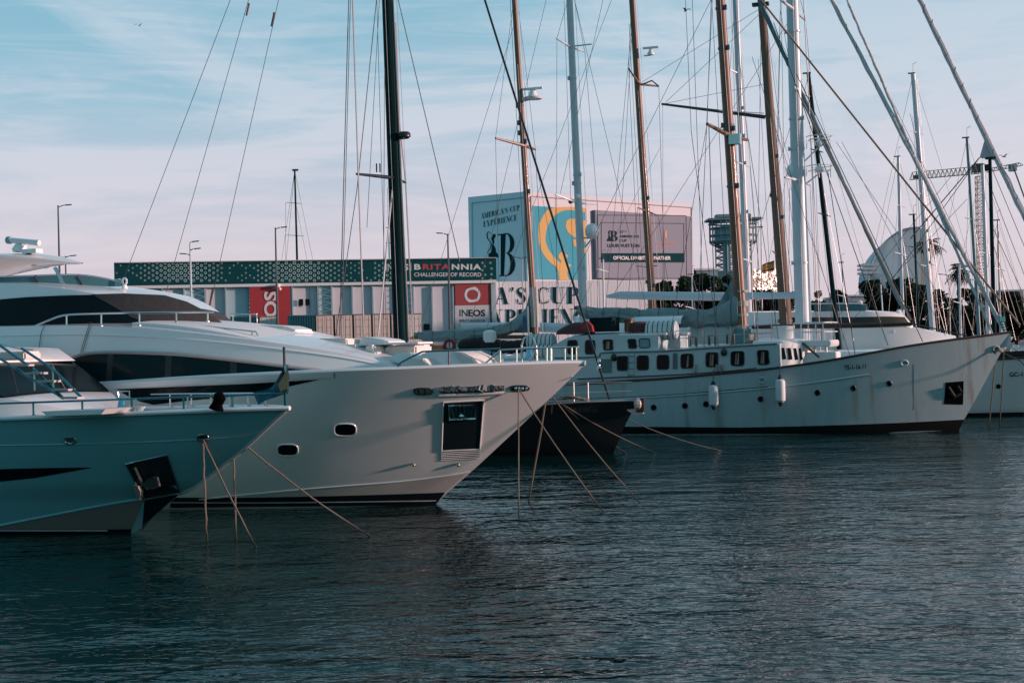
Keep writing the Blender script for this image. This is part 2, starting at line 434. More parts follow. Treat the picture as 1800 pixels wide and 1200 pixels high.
def didone(s, sq=1.0):
    vs, fs = [], []; x = 0; lay = 0
    for ch in s:
        wd, strokes = GL[ch]
        for st in strokes:
            lay += 1; b = len(vs)
            for i, (a, c, wv) in enumerate(st):
                p, q = st[max(i-1, 0)], st[min(i+1, len(st)-1)]
                d = V((q[0]-p[0], q[1]-p[1])); d = d.normalized() if d.length > 0 else V((1, 0)); nn = V((-d.y, d.x))
                if abs(d.y) > .6 and len(st) == 2: nn = V((1, 0)) if d.y < 0 else V((-1, 0))
                vs += [V((x+a+nn.x*wv/2, c+nn.y*wv/2, lay % 7)), V((x+a-nn.x*wv/2, c-nn.y*wv/2, lay % 7))]
            fs += [(b+2*i, b+2*i+1, b+2*i+3, b+2*i+2) for i in range(len(st)-1)]
        x += wd*sq+.06
    return vs, fs

class Pl:
    """a vertical building face through two ground points; q() puts a picture point on it, pushed off metres outward"""
    def __init__(s, A, B):
        s.A = V((A.x, A.y, 0)); s.B = V((B.x, B.y, 0)); d = (s.B-s.A).normalized(); s.d = d; s.n = V((d.y, -d.x, 0))
        if s.n.y > 0: s.n = -s.n
    def q(s, px, py, off=0.0):
        a, b = lev(px, py); d = V((a, 1, b)); o = V((0, 0, H)); t = (s.A+s.n*off-o).dot(s.n)/d.dot(s.n); return o+d*t
    def S(s, off=.02): return lambda px, py, o=0.0: s.q(px, py, off+o)
    def xy(s, px, z): p = s.q(px, 560); return V((p.x, p.y, z))

# ------------------------------------------------------------------ water, quay
def build_water():
    m = bpy.data.materials.new('harbour_water'); m.use_nodes = True; t = m.node_tree; b = t.nodes['Principled BSDF']
    b.inputs['Base Color'].default_value = (.0005, .019, .0185, 1); b.inputs['Roughness'].default_value = .05; b.inputs['IOR'].default_value = 1.27
    b.inputs['Specular Tint'].default_value = (.62, .93, .90, 1)
    g = t.nodes.new('ShaderNodeNewGeometry')
    prev = None
    # ruffled and calm patches: wind on the water
    wp = t.nodes.new('ShaderNodeMapping'); wp.inputs['Scale'].default_value = (.06, .14, 1); t.links.new(g.outputs['Position'], wp.inputs[0])
    wn = t.nodes.new('ShaderNodeTexNoise'); wn.inputs['Scale'].default_value = 1.0; wn.inputs['Detail'].default_value = 3; wn.inputs['Distortion'].default_value = 1.0; t.links.new(wp.outputs[0], wn.inputs['Vector'])
    wr = t.nodes.new('ShaderNodeMapRange'); wr.inputs['From Min'].default_value = .35; wr.inputs['From Max'].default_value = .65; wr.inputs['To Min'].default_value = .45; wr.inputs['To Max'].default_value = 1.0; t.links.new(wn.outputs[0], wr.inputs['Value'])
    for (sx, sy, rot, scale, dist, st, det) in ((1, 1.6, 12, .30, .15, 1.0, 1), (1, 1.8, -14, 1.1, .09, 1.0, 2), (1, 1.5, 25, 3.2, .05, 1.0, 2)):
        mp_ = t.nodes.new('ShaderNodeMapping'); mp_.inputs['Scale'].default_value = (sx, sy, 1); mp_.inputs['Rotation'].default_value = (0, 0, R(rot))
        t.links.new(g.outputs['Position'], mp_.inputs[0])
        n_ = t.nodes.new('ShaderNodeTexNoise'); n_.inputs['Scale'].default_value = scale; n_.inputs['Detail'].default_value = det; n_.inputs['Distortion'].default_value = .4
        t.links.new(mp_.outputs[0], n_.inputs['Vector'])
        bp = t.nodes.new('ShaderNodeBump'); bp.inputs['Distance'].default_value = dist; bp.inputs['Strength'].default_value = st
        t.links.new(n_.outputs[0], bp.inputs['Height'])
        if scale > 1: t.links.new(wr.outputs[0], bp.inputs['Strength'])
        if prev: t.links.new(prev.outputs[0], bp.inputs['Normal'])
        prev = bp
    t.links.new(prev.outputs[0], b.inputs['Normal'])
    mb = MB(); S = 700
    mb.add([(-S, -120, 0), (S, -120, 0), (S, 150, 0), (-S, 150, 0)], [(0, 1, 2, 3)])
    tag(mb.build('water', m), kind='structure', label='dark teal harbour water with small ripples')
build_water()
ASPH = mat('quay_ground', (.09, .085, .085), .9, var=.2, vs=.3)
mb = MB(); mb.box((0, 150+1500, .6), (5000, 3000, 2.8)); tag(mb.build('quay', ASPH), kind='structure', label='concrete quay behind the boats')
QZ = 2.0

# ------------------------------------------------------------------ buildings on the quay
def wall_slab(pl, x0, x1, ytop0, ytop1, m, name, parent, thick=.4, z0=QZ, ztop=None):
    a = pl.q(x0, ytop0); b = pl.q(x1, ytop1)
    za, zb = (a.z, b.z) if ztop is None else (ztop, ztop)
    pts = [V((a.x, a.y, z0)), V((b.x, b.y, z0)), V((b.x, b.y, zb)), V((a.x, a.y, za))]
    return MB().prism(pts, -pl.n*thick).build(name, m, parent)
def pbox(pl, x0, y0, x1, y1, off, depth, mb):
    """a box standing off the face between picture corners"""
    p = [pl.q(x0, y0, off), pl.q(x1, y0, off), pl.q(x1, y1, off), pl.q(x0, y1, off)]
    za = (p[0].z+p[1].z)/2; zb = (p[2].z+p[3].z)/2; xa = (p[0]+p[3])/2; xb = (p[1]+p[2])/2
    q = [V((xa.x, xa.y, za)), V((xb.x, xb.y, za)), V((xb.x, xb.y, zb)), V((xa.x, xa.y, zb))]
    return mb.prism(q, pl.n*depth)
def warehouse():
    pl = Pl(P(201, 560, 172), P(872, 560, 179.4))
    e = empty('warehouse', pl.xy(536, QZ), 'long low warehouse with a dark green sign band and pale louvred wall panels', 'warehouse')
    WALLB = mat('wall_blue_grey', (.42, .56, .61), .6, var=.08, vs=.4); PAN = mat('wall_panel', (.60, .58, .62), .6, var=.06, vs=.3)
    BAND = mat('sign_band_green', (.005, .065, .075), .8, var=.12, vs=.6, ior=1.2)
    I = e.matrix_world.inverted()
    def fin(o): o.data.transform(I); o.parent = e; return o
    b = MB(); a = pl.q(201, 560); c = pl.q(873, 560)
    zt = pl.q(201, 497).z
    b.prism([V((a.x, a.y, QZ)), V((c.x, c.y, QZ)), V((c.x, c.y, zt)), V((a.x, a.y, zt))], -pl.n*45)
    fin(b.build('wall', WALLB))
    b = MB(); pbox(pl, 201, 458, 872, 496.5, .3, .25, b); fin(b.build('sign_band', BAND))
    b = MB(); pbox(pl, 201.2, 457, 872, 458.5, .15, .6, b); fin(b.build('roof', mat('roof_edge', (.45, .47, .48), .6)))
    b = MB(); pbox(pl, 214, 497.5, 872, 502.5, .05, .55, b); fin(b.build('fascia', WHITE2))
    # louvre panels stand at an angle to the wall so that they catch the sun while their returns stay in shade
    cells = [(215, 251), (251, 287), (287, 323), (323, 362), (362, 398), (513, 545), (545, 560), (560, 584), (584, 620), (620, 656), (656, 690), (690, 727), (727, 760), (760, 797)]
    for i, (x0, x1) in enumerate(cells):
        p = MB(); xm = lerp(x0, x1, .80)
        A_ = pl.q(x0, 504, .20); B_ = pl.q(xm, 504, .08); C_ = pl.q(x1, 504, .05)
        zt_ = A_.z; zb_ = QZ+.1
        pts = [V((A_.x, A_.y, zt_)), V((B_.x, B_.y, zt_)), V((C_.x, C_.y, zt_))]
        lo = [V((q.x, q.y, zb_)) for q in pts]
        p.add([pts[0], pts[1], lo[1], lo[0]], [(0, 1, 2, 3)])
        p.add([pts[1]+pl.n*-.01, pts[2], lo[2], lo[1]+pl.n*-.01], [(0, 1, 2, 3)])
        fin(p.build('wall_panel', PAN if i % 4 != 3 else WALLB))
    for x in (251, 287, 325, 362, 398, 452+63, 560, 584, 620, 656, 727, 760, 797):
        b = MB(); pbox(pl, x-1.2, 503, x+1.2, 640, .05, .45, b); fin(b.build('pillar', mat('pillar_teal', (.30, .44, .48), .6)))
    # drain-pipe lattice shadows seen between panels: light steel bracing
    for x0, x1 in ((340, 360), (560, 584), (700, 726)):
        b = MB()
        for k in range(5):
            y = 506+k*11
            b.tube([pl.q(x0, y, .5), pl.q(x1, y+5, .5)], .035, 4).tube([pl.q(x1, y+5, .5), pl.q(x0, y+11, .5)], .035, 4)
        fin(b.build('bracing', mat('pillar_teal', (.3, .4, .4))))
    # dot pattern
    b = MB(); x = 205; k = 0
    while x < 695:
        wv = .5+.5*math.cos((x-318)/205*2*math.pi)
        for j in range(9):
            y = 460.5+j*8.8/2*2/2.0*1.0+(4.4 if k % 2 else 0)*0
            y = 462.3+j*4.35
            if (j+k) % 2 or j > 7: continue
            if wv < .16 and random.random() < .45: continue
            r = 1.5+1.75*wv
            n = 8; o = oval(x, y, r, r*.95, n); i_ = oval(x, y, r*.52, r*.5, n)
            b.add([pl.q(*q, .575) for q in o]+[pl.q(*q, .575) for q in i_], [(q, (q+1) % n, n+(q+1) % n, n+q) for q in range(n)])
        x += 7.1; k += 1
    for x, y in ((848, 462), (848, 475), (848, 489), (862, 462), (864, 472), (864, 482), (863, 491), (852, 468), (853, 483)):
        n = 8; o = oval(x, y, 2, 2, n); i_ = oval(x, y, 1, 1, n)
        b.add([pl.q(*q, .575) for q in o]+[pl.q(*q, .575) for q in i_], [(q, (q+1) % n, n+(q+1) % n, n+q) for q in range(n)])
    fin(b.build('ring_pattern', mat('sign_mint', (.36, .52, .50), .6)))
    LW = mat('sign_white', (.72, .70, .72), .6); LR = mat('sign_red', (.50, .06, .08), .6); S = pl.S(.57)
    fin(text('IN', S, (678, 464), (691, 464), (678, 475), LW, None))
    fin(text('EO', S, (692.5, 464), (709, 464), (692.5, 475), LW, None, bold=.03))
    fin(text('S', S, (710.5, 464), (718, 464), (710.5, 475), LW, None, bold=.03))
    b = MB(); pbox(pl, 722, 462, 722.8, 476, .56, .02, b); fin(b.build('divider', LW))
    fin(text('B', S, (728, 464), (739.5, 464), (728, 474), LW, None, bold=.035))
    fin(text('RITA', S, (743, 464), (791, 464), (743, 474), LR, None, bold=.035, spacing=1.15))
    fin(text('NNIA', S, (794, 464), (846, 464), (794, 474), LW, None, bold=.035, spacing=1.15))
    fin(text('CHALLENGER OF RECORD', S, (728, 479), (846, 479), (728, 486), LW, None, bold=.012))
    # red banner with rotated word
    b = MB(); pbox(pl, 440, 500, 511, 640, .46, .06, b); ob = fin(b.build('red_banner', RED)); tag(ob, 'red hanging banner with pale sideways letters')
    S = pl.S(.56)
    vs, fs = text_mesh('INEOS', bold=.03)
    # letters run upwards: swap axes so the word reads bottom to top
    x0 = min(v.x for v in vs); x1 = max(v.x for v in vs)
    rot = [V((-v.y, v.x, 0)) for v in vs]
    fin(put(rot, fs, S, (464, 512), (487, 512), (464, 612), 'lettering', LW, None))
    b = MB()
    for k in range(14): pbox(pl, 438.2, 504+k*7, 440.4, 507+k*7, .46, .05, b)
    fin(b.build('banner_lacing', LW))
    b = MB(); pbox(pl, 438, 500, 441, 640, .40, .05, b); pbox(pl, 510.5, 500, 513, 640, .40, .05, b); fin(b.build('banner_frame', MASTT))
    # window pair
    for x in (526, 537):
        b = MB(); pbox(pl, x-.4, 525.5, x+7, 536.5, .38, .04, b); fin(b.build('window', GLASS))
    for x in (746, 750):
        b = MB(); pbox(pl, x-1.5, 569, x+5.5, 580, .38, .04 if x == 746 else .06, b); fin(b.build('window', GLASS))
    # sponsor banner at the right end
    b = MB(); pbox(pl, 800, 499, 862, 536.5, .34, .05, b); tag(fin(b.build('banner_panel', mat('banner_brick_red', (.36, .055, .06), .7))), 'red upper half of the banner with a white ring emblem')
    b = MB(); pbox(pl, 800, 536.5, 862, 600, .34, .05, b); tag(fin(b.build('banner_panel', BRICKP)), 'white lower half of the banner with dark lettering')
    S = pl.S(.41); DK = mat('lettering_dark', (.012, .03, .04), .9, ior=1.1)
    n = 28; o = oval(830.5, 518, 14, 14.6, n); i_ = oval(830.5, 518, 9.8, 9, n)
    fin(MB().add([S(*q) for q in o]+[S(*q) for q in i_], [(q, (q+1) % n, n+(q+1) % n, n+q) for q in range(n)]).build('ring_emblem', LW))
    for a in (60, 235):
        q = [(830.5+15.2*math.cos(R(a+k*10)), 518+15.2*math.sin(R(a+k*10))) for k in range(5)]+[(830.5+13*math.cos(R(a+k*10)), 518+13*math.sin(R(a+k*10))) for k in range(4, -1, -1)]
        fin(MB().add([pl.q(*v, .43) for v in q], [tuple(range(10))]).build('ring_emblem', mat('banner_brick_red', (.4, .05, .05))))
    fin(text('IN', S, (808, 544), (822, 544), (808, 556), DK, None))
    fin(text('EOS', S, (823.5, 544), (853, 544), (823.5, 556), DK, None, bold=.03))
    fin(text('BRITANNIA', S, (808, 561.5), (853, 561.5), (808, 565.5), DK, None, bold=.01, spacing=1.2))
    b = MB(); pbox(pl, 797, 499, 800, 640, .33, .12, b); pbox(pl, 862, 499, 864.5, 640, .33, .12, b); fin(b.build('banner_frame', DARK))
    # small roof vents and floodlight on the wall
    b = MB(); b.ball(pl.q(489, 502, .9), .28, 8, 5); b.ball(pl.q(492, 508, .8), .2, 8, 5); fin(b.build('camera_dome', WHITE2))
warehouse()

def exhibition():
    A = P(828, 560, 190.7); C = P(930, 560, 185); B = P(1220, 560, 207.5)
    zt = 23.6; lp = Pl(A, C); rp = Pl(C, B)
    LB = mat('cladding_shade_face', (.72, .84, .88), .55, var=.04, vs=.2); RP_ = mat('cladding_sun_face', (.43, .42, .47), .55, var=.04, vs=.2)  # light put into the cladding tones: shaded face bluer, sunlit face toned down
    e = empty('exhibition_hall', V((C.x, C.y, QZ)), 'tall pale box building with a big letter B and a blue and yellow mural', 'building'); I = e.matrix_world.inverted()
    def fin(o): o.data.transform(I); o.parent = e; return o
    back = (A+B)/2+V((6, 40, 0))
    b = MB(); ring_ = [V((p.x, p.y, QZ)) for p in (A, C, B, B+V((4, 30, 0)), A+V((4, 40, 0)))]
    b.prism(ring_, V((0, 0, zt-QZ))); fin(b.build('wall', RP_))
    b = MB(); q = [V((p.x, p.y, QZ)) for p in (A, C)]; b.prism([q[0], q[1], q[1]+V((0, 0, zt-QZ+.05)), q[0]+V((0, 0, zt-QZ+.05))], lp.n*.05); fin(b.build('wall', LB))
    FR = mat('frame_line', (.36, .46, .50), .6)
    b = MB()
    for pl, x0, x1, ys in ((lp, 829.5, 922, (357, 347)), (rp, 934, 1216, (345, 365))):
        b.tube([pl.q(x0, ys[0], .1), pl.q(x1, ys[1], .1)], .06, 4)
        b.tube([pl.q(x0, ys[0], .1), pl.q(x0+2, 492, .1)], .06, 4).tube([pl.q(x1, ys[1], .1), pl.q(x1+1, 492, .1)], .06, 4)
    fin(b.build('wall_seam', FR))
    DK = mat('lettering_green', (.008, .04, .05), .9, ior=1.1)
    S = lp.S(.09)
    for s, tl, tr, bl in (("AMERICA'S CUP", (845, 375.5), (913, 360), (845.5, 384)), ("EXPERIENCE", (850, 389), (908, 377), (850, 400))):
        vs, fs = didone(s, 1); 
        fin(put(vs, fs, S, tl, tr, (bl[0], bl[1]-1+(2 if s[0] == 'A' else 0)), 'lettering', DK, None))
    # the big B, its stem cut by a light slit, and the ewer with its curling handle beside it
    fin(MB().add([S(x, y) for x, y in ((880, 412), (889, 410.5), (886, 484.5), (880, 484))], [(0, 1, 2, 3)]).build('emblem_letter', DK))
    fin(MB().add([lp.q(x, y, .10) for x, y in ((874.5, 412), (892, 409.5), (892, 411.5), (874.5, 414))], [(0, 1, 2, 3)]).build('emblem_letter', DK))
    fin(MB().add([lp.q(x, y, .10) for x, y in ((877, 484), (892, 483), (892, 485), (877, 485.5))], [(0, 1, 2, 3)]).build('emblem_letter', DK))
    def bowl(x0, y0, y1, wd, th):
        cy = (y0+y1)/2; ry = (y1-y0)/2; o = []; n = 14
        for k in range(n+1):
            a = R(90-180*k/n); o.append((x0+wd*math.cos(a), cy-ry*math.sin(a)))
        inn = []
        for k in range(n, -1, -1):
            a = R(90-180*k/n); inn.append((x0+(wd-th)*math.cos(a), cy-(ry-1.6)*math.sin(a)))
        return o, inn
    for (x0, y0, y1, wd, th) in ((890, 409.5, 446, 14, 7.5), (890, 444, 485, 15.5, 8.5)):
        o, i_ = bowl(x0, y0, y1, wd, th); n = len(o)
        fin(MB().add([lp.q(*q, .11) for q in o]+[lp.q(*q, .11) for q in i_[::-1]], [(k, k+1, n+k+1, n+k) for k in range(n-1)]).build('emblem_letter', DK))
    ew = [(866, 412), (870, 411), (871.5, 415), (868.5, 420), (869, 426), (867.5, 430), (871, 436), (872, 443), (876, 448), (876, 453), (859, 454), (858.5, 447), (863, 443), (864.5, 434), (866, 427), (863.5, 420)]
    fin(MB().add([S(x, y) for x, y in ew], [tuple(range(len(ew)))]).build('trophy_emblem', DK))
    hd = smooth([(863, 412, .6), (859, 407, 1.2), (856, 412, 1.5), (857.5, 420, 1.8), (863, 427, 1.8), (862, 436, 1.5), (857, 443, 1.2), (860, 446, .8)], 4)
    b = MB(); vs = []
    for x, y, wv in hd: vs += [lp.q(x-wv*.55, y, .12), lp.q(x+wv*.55, y, .12)]
    b.add(vs, [(2*i, 2*i+1, 2*i+3, 2*i+2) for i in range(len(hd)-1)]); fin(b.build('trophy_emblem', DK))
    # blue mural with a yellow handle and cup shape
    MU = mat('mural_blue', (.07, .30, .39), .95, var=.05, ior=1.1); YE = mat('mural_yellow', (.56, .36, .15), .95, var=.05, ior=1.1)
    b = MB(); pbox(rp, 936, 365, 1030, 491.5, .03, .06, b); fin(b.build('mural', MU))
    outer = [(1030, 366), (1012, 364), (985, 364), (966, 367), (955, 378), (949, 392), (945, 394), (947, 400), (946, 412), (948, 430), (956, 448), (968, 462), (980, 472), (983, 492)]
    inner = [(1030, 374), (1010, 370), (992, 370), (976, 378), (965, 392), (960, 408), (959, 422), (963, 436), (971, 448), (980, 458), (988, 464), (992, 478), (996, 492)]
    so_, si_ = resample(smooth(outer, 3), 30), resample(smooth(inner, 3), 30)
    fin(MB().add([rp.q(*q, .11) for q in so_]+[rp.q(*q, .11) for q in si_], [(k, k+1, 31+k+1, 31+k) for k in range(30)]).build('mural_shape', YE))
    for poly, o in (([(988, 433), (992, 440), (993, 446), (999, 449), (997, 453), (992, 455), (994, 461), (1005, 466), (999, 472), (997, 480), (1000, 492), (984, 492), (984, 470), (986, 458), (981, 452), (982, 447), (987, 443)], .13),
                    ([(1030, 388), (1016, 386), (1003, 384), (996, 388), (994, 398), (998, 408), (1008, 416), (1020, 422), (1030, 426)], .12),
                    ([(1007, 421), (1013, 421), (1018, 430), (1030, 434), (1030, 446), (1018, 440), (1009, 432)], .125)):
        c = (sum(p[0] for p in poly)/len(poly), sum(p[1] for p in poly)/len(poly))
        fin(patch(lambda x, y, o=o: rp.q(x, y, o), poly, 1).build('mural_shape', YE))
    # billboard
    BB = mat('billboard_lilac', (.23, .24, .29), .95, var=.03, ior=1.1); BF = mat('billboard_line', (.10, .10, .12), .5)
    b = MB(); pbox(rp, 1043, 375.5, 1210, 491.5, .03, .5, b); tag(fin(b.build('billboard', BB)), 'grey billboard with two small emblems and a black strip')
    def lines(pts, o): 
        m_ = MB(); m_.tube([rp.q(x, y, o) for x, y in pts+[pts[0]]], .05, 4); fin(m_.build('billboard_line', BF))
    lines([(1050, 378), (1206, 379), (1207, 489), (1050, 489)], .56)
    lines([(1057, 391), (1202, 393), (1202, 461), (1057, 460)], .56)
    b = MB(); p = [rp.q(x, y, .55) for x, y in ((1057, 445), (1203, 445), (1203, 461), (1057, 461))]; b.prism(p, rp.n*.04); fin(b.build('billboard_strip', DK))
    S = rp.S(.62); LW = mat('sign_white', (.7, .7, .7))
    fin(text('OFFICIAL EXHIBITION PARTNER', S, (1078, 450), (1179, 450.3), (1078, 456.5), LW, None, bold=.012))
    DKB = mat('lettering_dark', (.012, .03, .04), .9, ior=1.1); S = rp.S(.58)
    fin(text('37', S, (1089, 405.5), (1096.5, 405.5), (1089, 410), DKB, None, bold=.01))
    fin(text('TH', S, (1097.5, 405.5), (1101.5, 405.5), (1097.5, 408), DKB, None))
    fin(text("AMERICA'S", S, (1089, 413), (1123.5, 413.3), (1089, 417.5), DKB, None, bold=.01, spacing=1.05))
    fin(text('CUP', S, (1089, 420.5), (1102, 420.6), (1089, 425), DKB, None, bold=.01, spacing=1.1))
    fin(text('LOUIS VUITTON', S, (1068, 428.5), (1124, 428.8), (1068, 434.5), DKB, None, bold=.012, spacing=1.05))
    vs, fs = didone('B'); fin(put(vs, fs, S, (1073, 405.5), (1086, 405.7), (1073, 424), 'emblem_letter', DKB, None))
    ew2 = [(lerp(1067, 1075, (x-858)/18), lerp(405, 424, (y-411)/43)) for x, y in ew]
    fin(MB().add([rp.q(x, y, .585) for x, y in ew2], [tuple(range(len(ew2)))]).build('trophy_emblem', DKB))
    RO = mat('logo_coral', (.58, .16, .10), .6)
    lf = [(1170, 403), (1172, 408), (1172, 416), (1170.5, 422), (1169, 416), (1169, 408)]
    fin(MB().add([S(x, y) for x, y in lf], [tuple(range(6))]).build('logo_flame', RO))
    fin(text('STONEWEG', S, (1155, 425.5), (1187, 425.6), (1155, 429.5), RO, None, spacing=1.1))
    fin(text('PLACES & EXPERIENCES', S, (1157, 432.6), (1185, 432.7), (1157, 434.3), RO, None))
    # front hall with large two-line wording
    fpl = Pl(P(866, 560, 180), P(1250, 560, 186.5)); 
    e2 = empty('ticket_hall', fpl.xy(1060, QZ), 'low white corrugated hall with large dark serif lettering below the tall box building', 'building'); I2 = e2.matrix_world.inverted()
    def fin2(o): o.data.transform(I2); o.parent = e2; return o
    za = fpl.q(1000, 493.5).z
    a_ = fpl.q(866, 560); b_ = fpl.q(1250, 560)
    HW = mat('hall_white', (.80, .77, .80), .6, var=.05, vs=.3); fin2(MB().prism([V((a_.x, a_.y, QZ)), V((b_.x, b_.y, QZ)), V((b_.x, b_.y, za)), V((a_.x, a_.y, za))], -fpl.n*.6).build('wall', HW))
    b = MB()
    x = 868.0
    while x < 1240:
        b.tube([fpl.q(x, 494.5, .0), V((fpl.q(x, 494.5).x, fpl.q(x, 494.5).y, QZ))], .018, 4); x += 5.2
    fin2(b.build('wall_rib', HW))
    S = fpl.S(.08)
    for s, tl, tr, bl in (("A'S CUP", (869, 505), (1018, 504), (869, 535)), ("XPERIENCE", (864, 544), (1050, 542), (864, 573))):
        vs, fs = didone(s); fin2(put(vs, fs, S, tl, tr, bl, 'lettering', DK, None))
exhibition()

# shipping containers, two high
CTEAL = mat('container_teal', (.02, .13, .17), .55, var=.2, vs=1); CBEI = mat('container_beige', (.74, .58, .52), .6, var=.15, vs=1); CPINK = mat('container_pale', (.68, .62, .60), .6, var=.15, vs=1)
def container(px0, px1, D, level, m, label, side=False):
    a = P(px0, 570, D+(px0-505)*.0112); b = P(px1, 570, D+(px1-505)*.0112); wd = (b-a).length-.06; h = 2.83; z0 = QZ+level*(h+.02); dp = 6.0
    RZ = Matrix.Rotation(R(9.2), 4, 'Z'); e = empty('shipping_container', Matrix.Translation(V(((a.x+b.x)/2, (a.y+b.y)/2, z0))+RZ @ V((0, dp/2, 0))) @ RZ, label, 'container', 'shipping containers on the quay')
    mb = MB(); mb.box((0, .1, h/2), (wd-.16, dp-.2, h-.16)); mb.build('body', m, e)
    f = MB()
    for x in (-1, 1):
        for y in (-1, 1): f.box((x*(wd/2-.07), y*(dp/2-.07), h/2), (.10, .10, h))
    for z in (.07, h-.07):
        for y in (-1, 1): f.box((0, y*(dp/2-.07), z), (wd-.3, .135, .135))
        for x in (-1, 1): f.box((x*(wd/2-.07), 0, z), (.135, dp-.3, .135))
    f.build('frame', m if side else mat('container_frame_brown', (.22, .16, .13), .7), e)
    if side:
        c = MB(); n = int(wd/.28)
        for k in range(n): c.box((-wd/2+.25+k*(wd-.5)/max(n-1, 1), -dp/2+.09, h/2), (.12, .09, h-.32))
        c.build('corrugation', m, e)
    else:
        for sx in (-1, 1):
            dd = MB(); dd.box((sx*wd*.235, -dp/2+.038, h/2), (wd*.455, .07, h-.30)); d = dd.build('door', m, e)
            rr = MB()
            for k in (.12, .36): rr.tube([(sx*wd*k, -dp/2-.01, .2), (sx*wd*k, -dp/2-.0, h-.2)], .014, 5)
            for z in (.55, 1.4, 2.2): rr.box((sx*wd*.24, -dp/2+.0, z), (wd*.3, .03, .03))
            rr.build('lock_rod', mat('container_frame_brown', (.1, .07, .05)), d)
for lv in (0, 1):
    wz = 'upper' if lv else 'lower'
    container(404, 455, 160, lv, CTEAL, f'{wz} dark teal container at the left end of the row, beside the red banner', True)
    container(455.5, 491, 160, lv, CPINK, f'{wz} pale container with brown edging standing in front of the red banner')
    container(505, 554, 158.5, lv, CTEAL, f'{wz} teal corrugated container right of the red banner', True)
    for i, (a, b, o) in enumerate(((554.5, 587, 'first'), (587.5, 620.5, 'second'), (621, 653.5, 'third'), (654, 686.5, 'fourth'))):
        container(a, b, 158.5, lv, CBEI, f'{wz} beige container, {o} from the teal one on its left')
    container(687, 700, 158.5, lv, CBEI, f'{wz} narrow beige container end beside the black mast')
    container(708, 742, 160.5, lv, CPINK, f'{wz} pale container just right of the black mast')

# ------------------------------------------------------------------ street lamps
def street_lamp(px, pytop, pybot, D, label, heads, m=WIREL, r=.09, arm=1.0):
    top = P(px, pytop, D); e = empty('street_lamp', V((top.x, top.y, QZ)), label, 'lamp post', 'lamp posts along the quay')
    hgt = top.z-QZ
    MB().tube([(0, 0, 0), (0, 0, hgt*.5), (0, 0, hgt)], [r*1.4, r*1.1, r*.7], 8).build('pole', m, e, smooth=True)
    for dx, dz in heads:
        s = 1 if dx >= 0 else -1
        MB().tube([(0, 0, hgt+dz-.15), (dx*.5, 0, hgt+dz)], .04, 5).box((dx*.5+s*.35, 0, hgt+dz+.02), (.55, .22, .08), ry=-s*.08).build('lamp_head', DARK, e)
street_lamp(102, 361, 450, 120, 'tall grey lamp post left of the warehouse sign', [(1.0, 0)], WIRE)
street_lamp(115, 450, 480, 130, 'short lamp post with a double head above the yacht windscreen', [(.7, 0), (-.7, -.05)], WIRE)
street_lamp(334, 427, 535, 118, 'white lamp post with three small heads before the warehouse sign', [(.2, .1), (.5, -.5), (-.5, -.9)], MASTW)
street_lamp(484, 400, 550, 125, 'grey lamp post rising in front of the red banner', [(.8, 0)], WIRE)
street_lamp(787, 411, 575, 122, 'lamp post rising between the black mast and the ringed banner', [(-.7, .05)], WIRE)
for px, yt, D in ((917, 452, 150), (1138, 468, 165), (1668, 482, 150)):
    street_lamp(px, yt, 570, D, {917: 'thin twin arm lamp post before the big letter B', 1138: 'thin twin arm lamp post below the billboard', 1668: 'twin arm lamp post in front of the trees on the right'}[px], [(1.1, 0), (-1.1, 0)], WIREL, .06)

# ------------------------------------------------------------------ cable car tower, glass block, curved hall, crane
def lattice(mb, base, wx, wy, z0, z1, n, r, rz=0, taper=1.0):
    for k in range(n):
        za = lerp(z0, z1, k/n); zb = lerp(z0, z1, (k+1)/n); ta = lerp(1, taper, k/n); tb = lerp(1, taper, (k+1)/n)
        ca = [V(base)+Matrix.Rotation(rz, 3, 'Z')@V((x*wx/2*ta, y*wy/2*ta, 0)) for x, y in ((-1, -1), (1, -1), (1, 1), (-1, 1))]
        cb = [V(base)+Matrix.Rotation(rz, 3, 'Z')@V((x*wx/2*tb, y*wy/2*tb, 0)) for x, y in ((-1, -1), (1, -1), (1, 1), (-1, 1))]
        for i in range(4):
            j = (i+1) % 4
            A = V((ca[i].x, ca[i].y, za)); B = V((cb[i].x, cb[i].y, zb)); A2 = V((ca[j].x, ca[j].y, za)); B2 = V((cb[j].x, cb[j].y, zb))
            mb.tube([A, B], r*1.5, 4, False); mb.tube([A, B2], r, 4, False); mb.tube([A2, B], r, 4, False); mb.tube([B, B2], r, 4, False)
    return mb
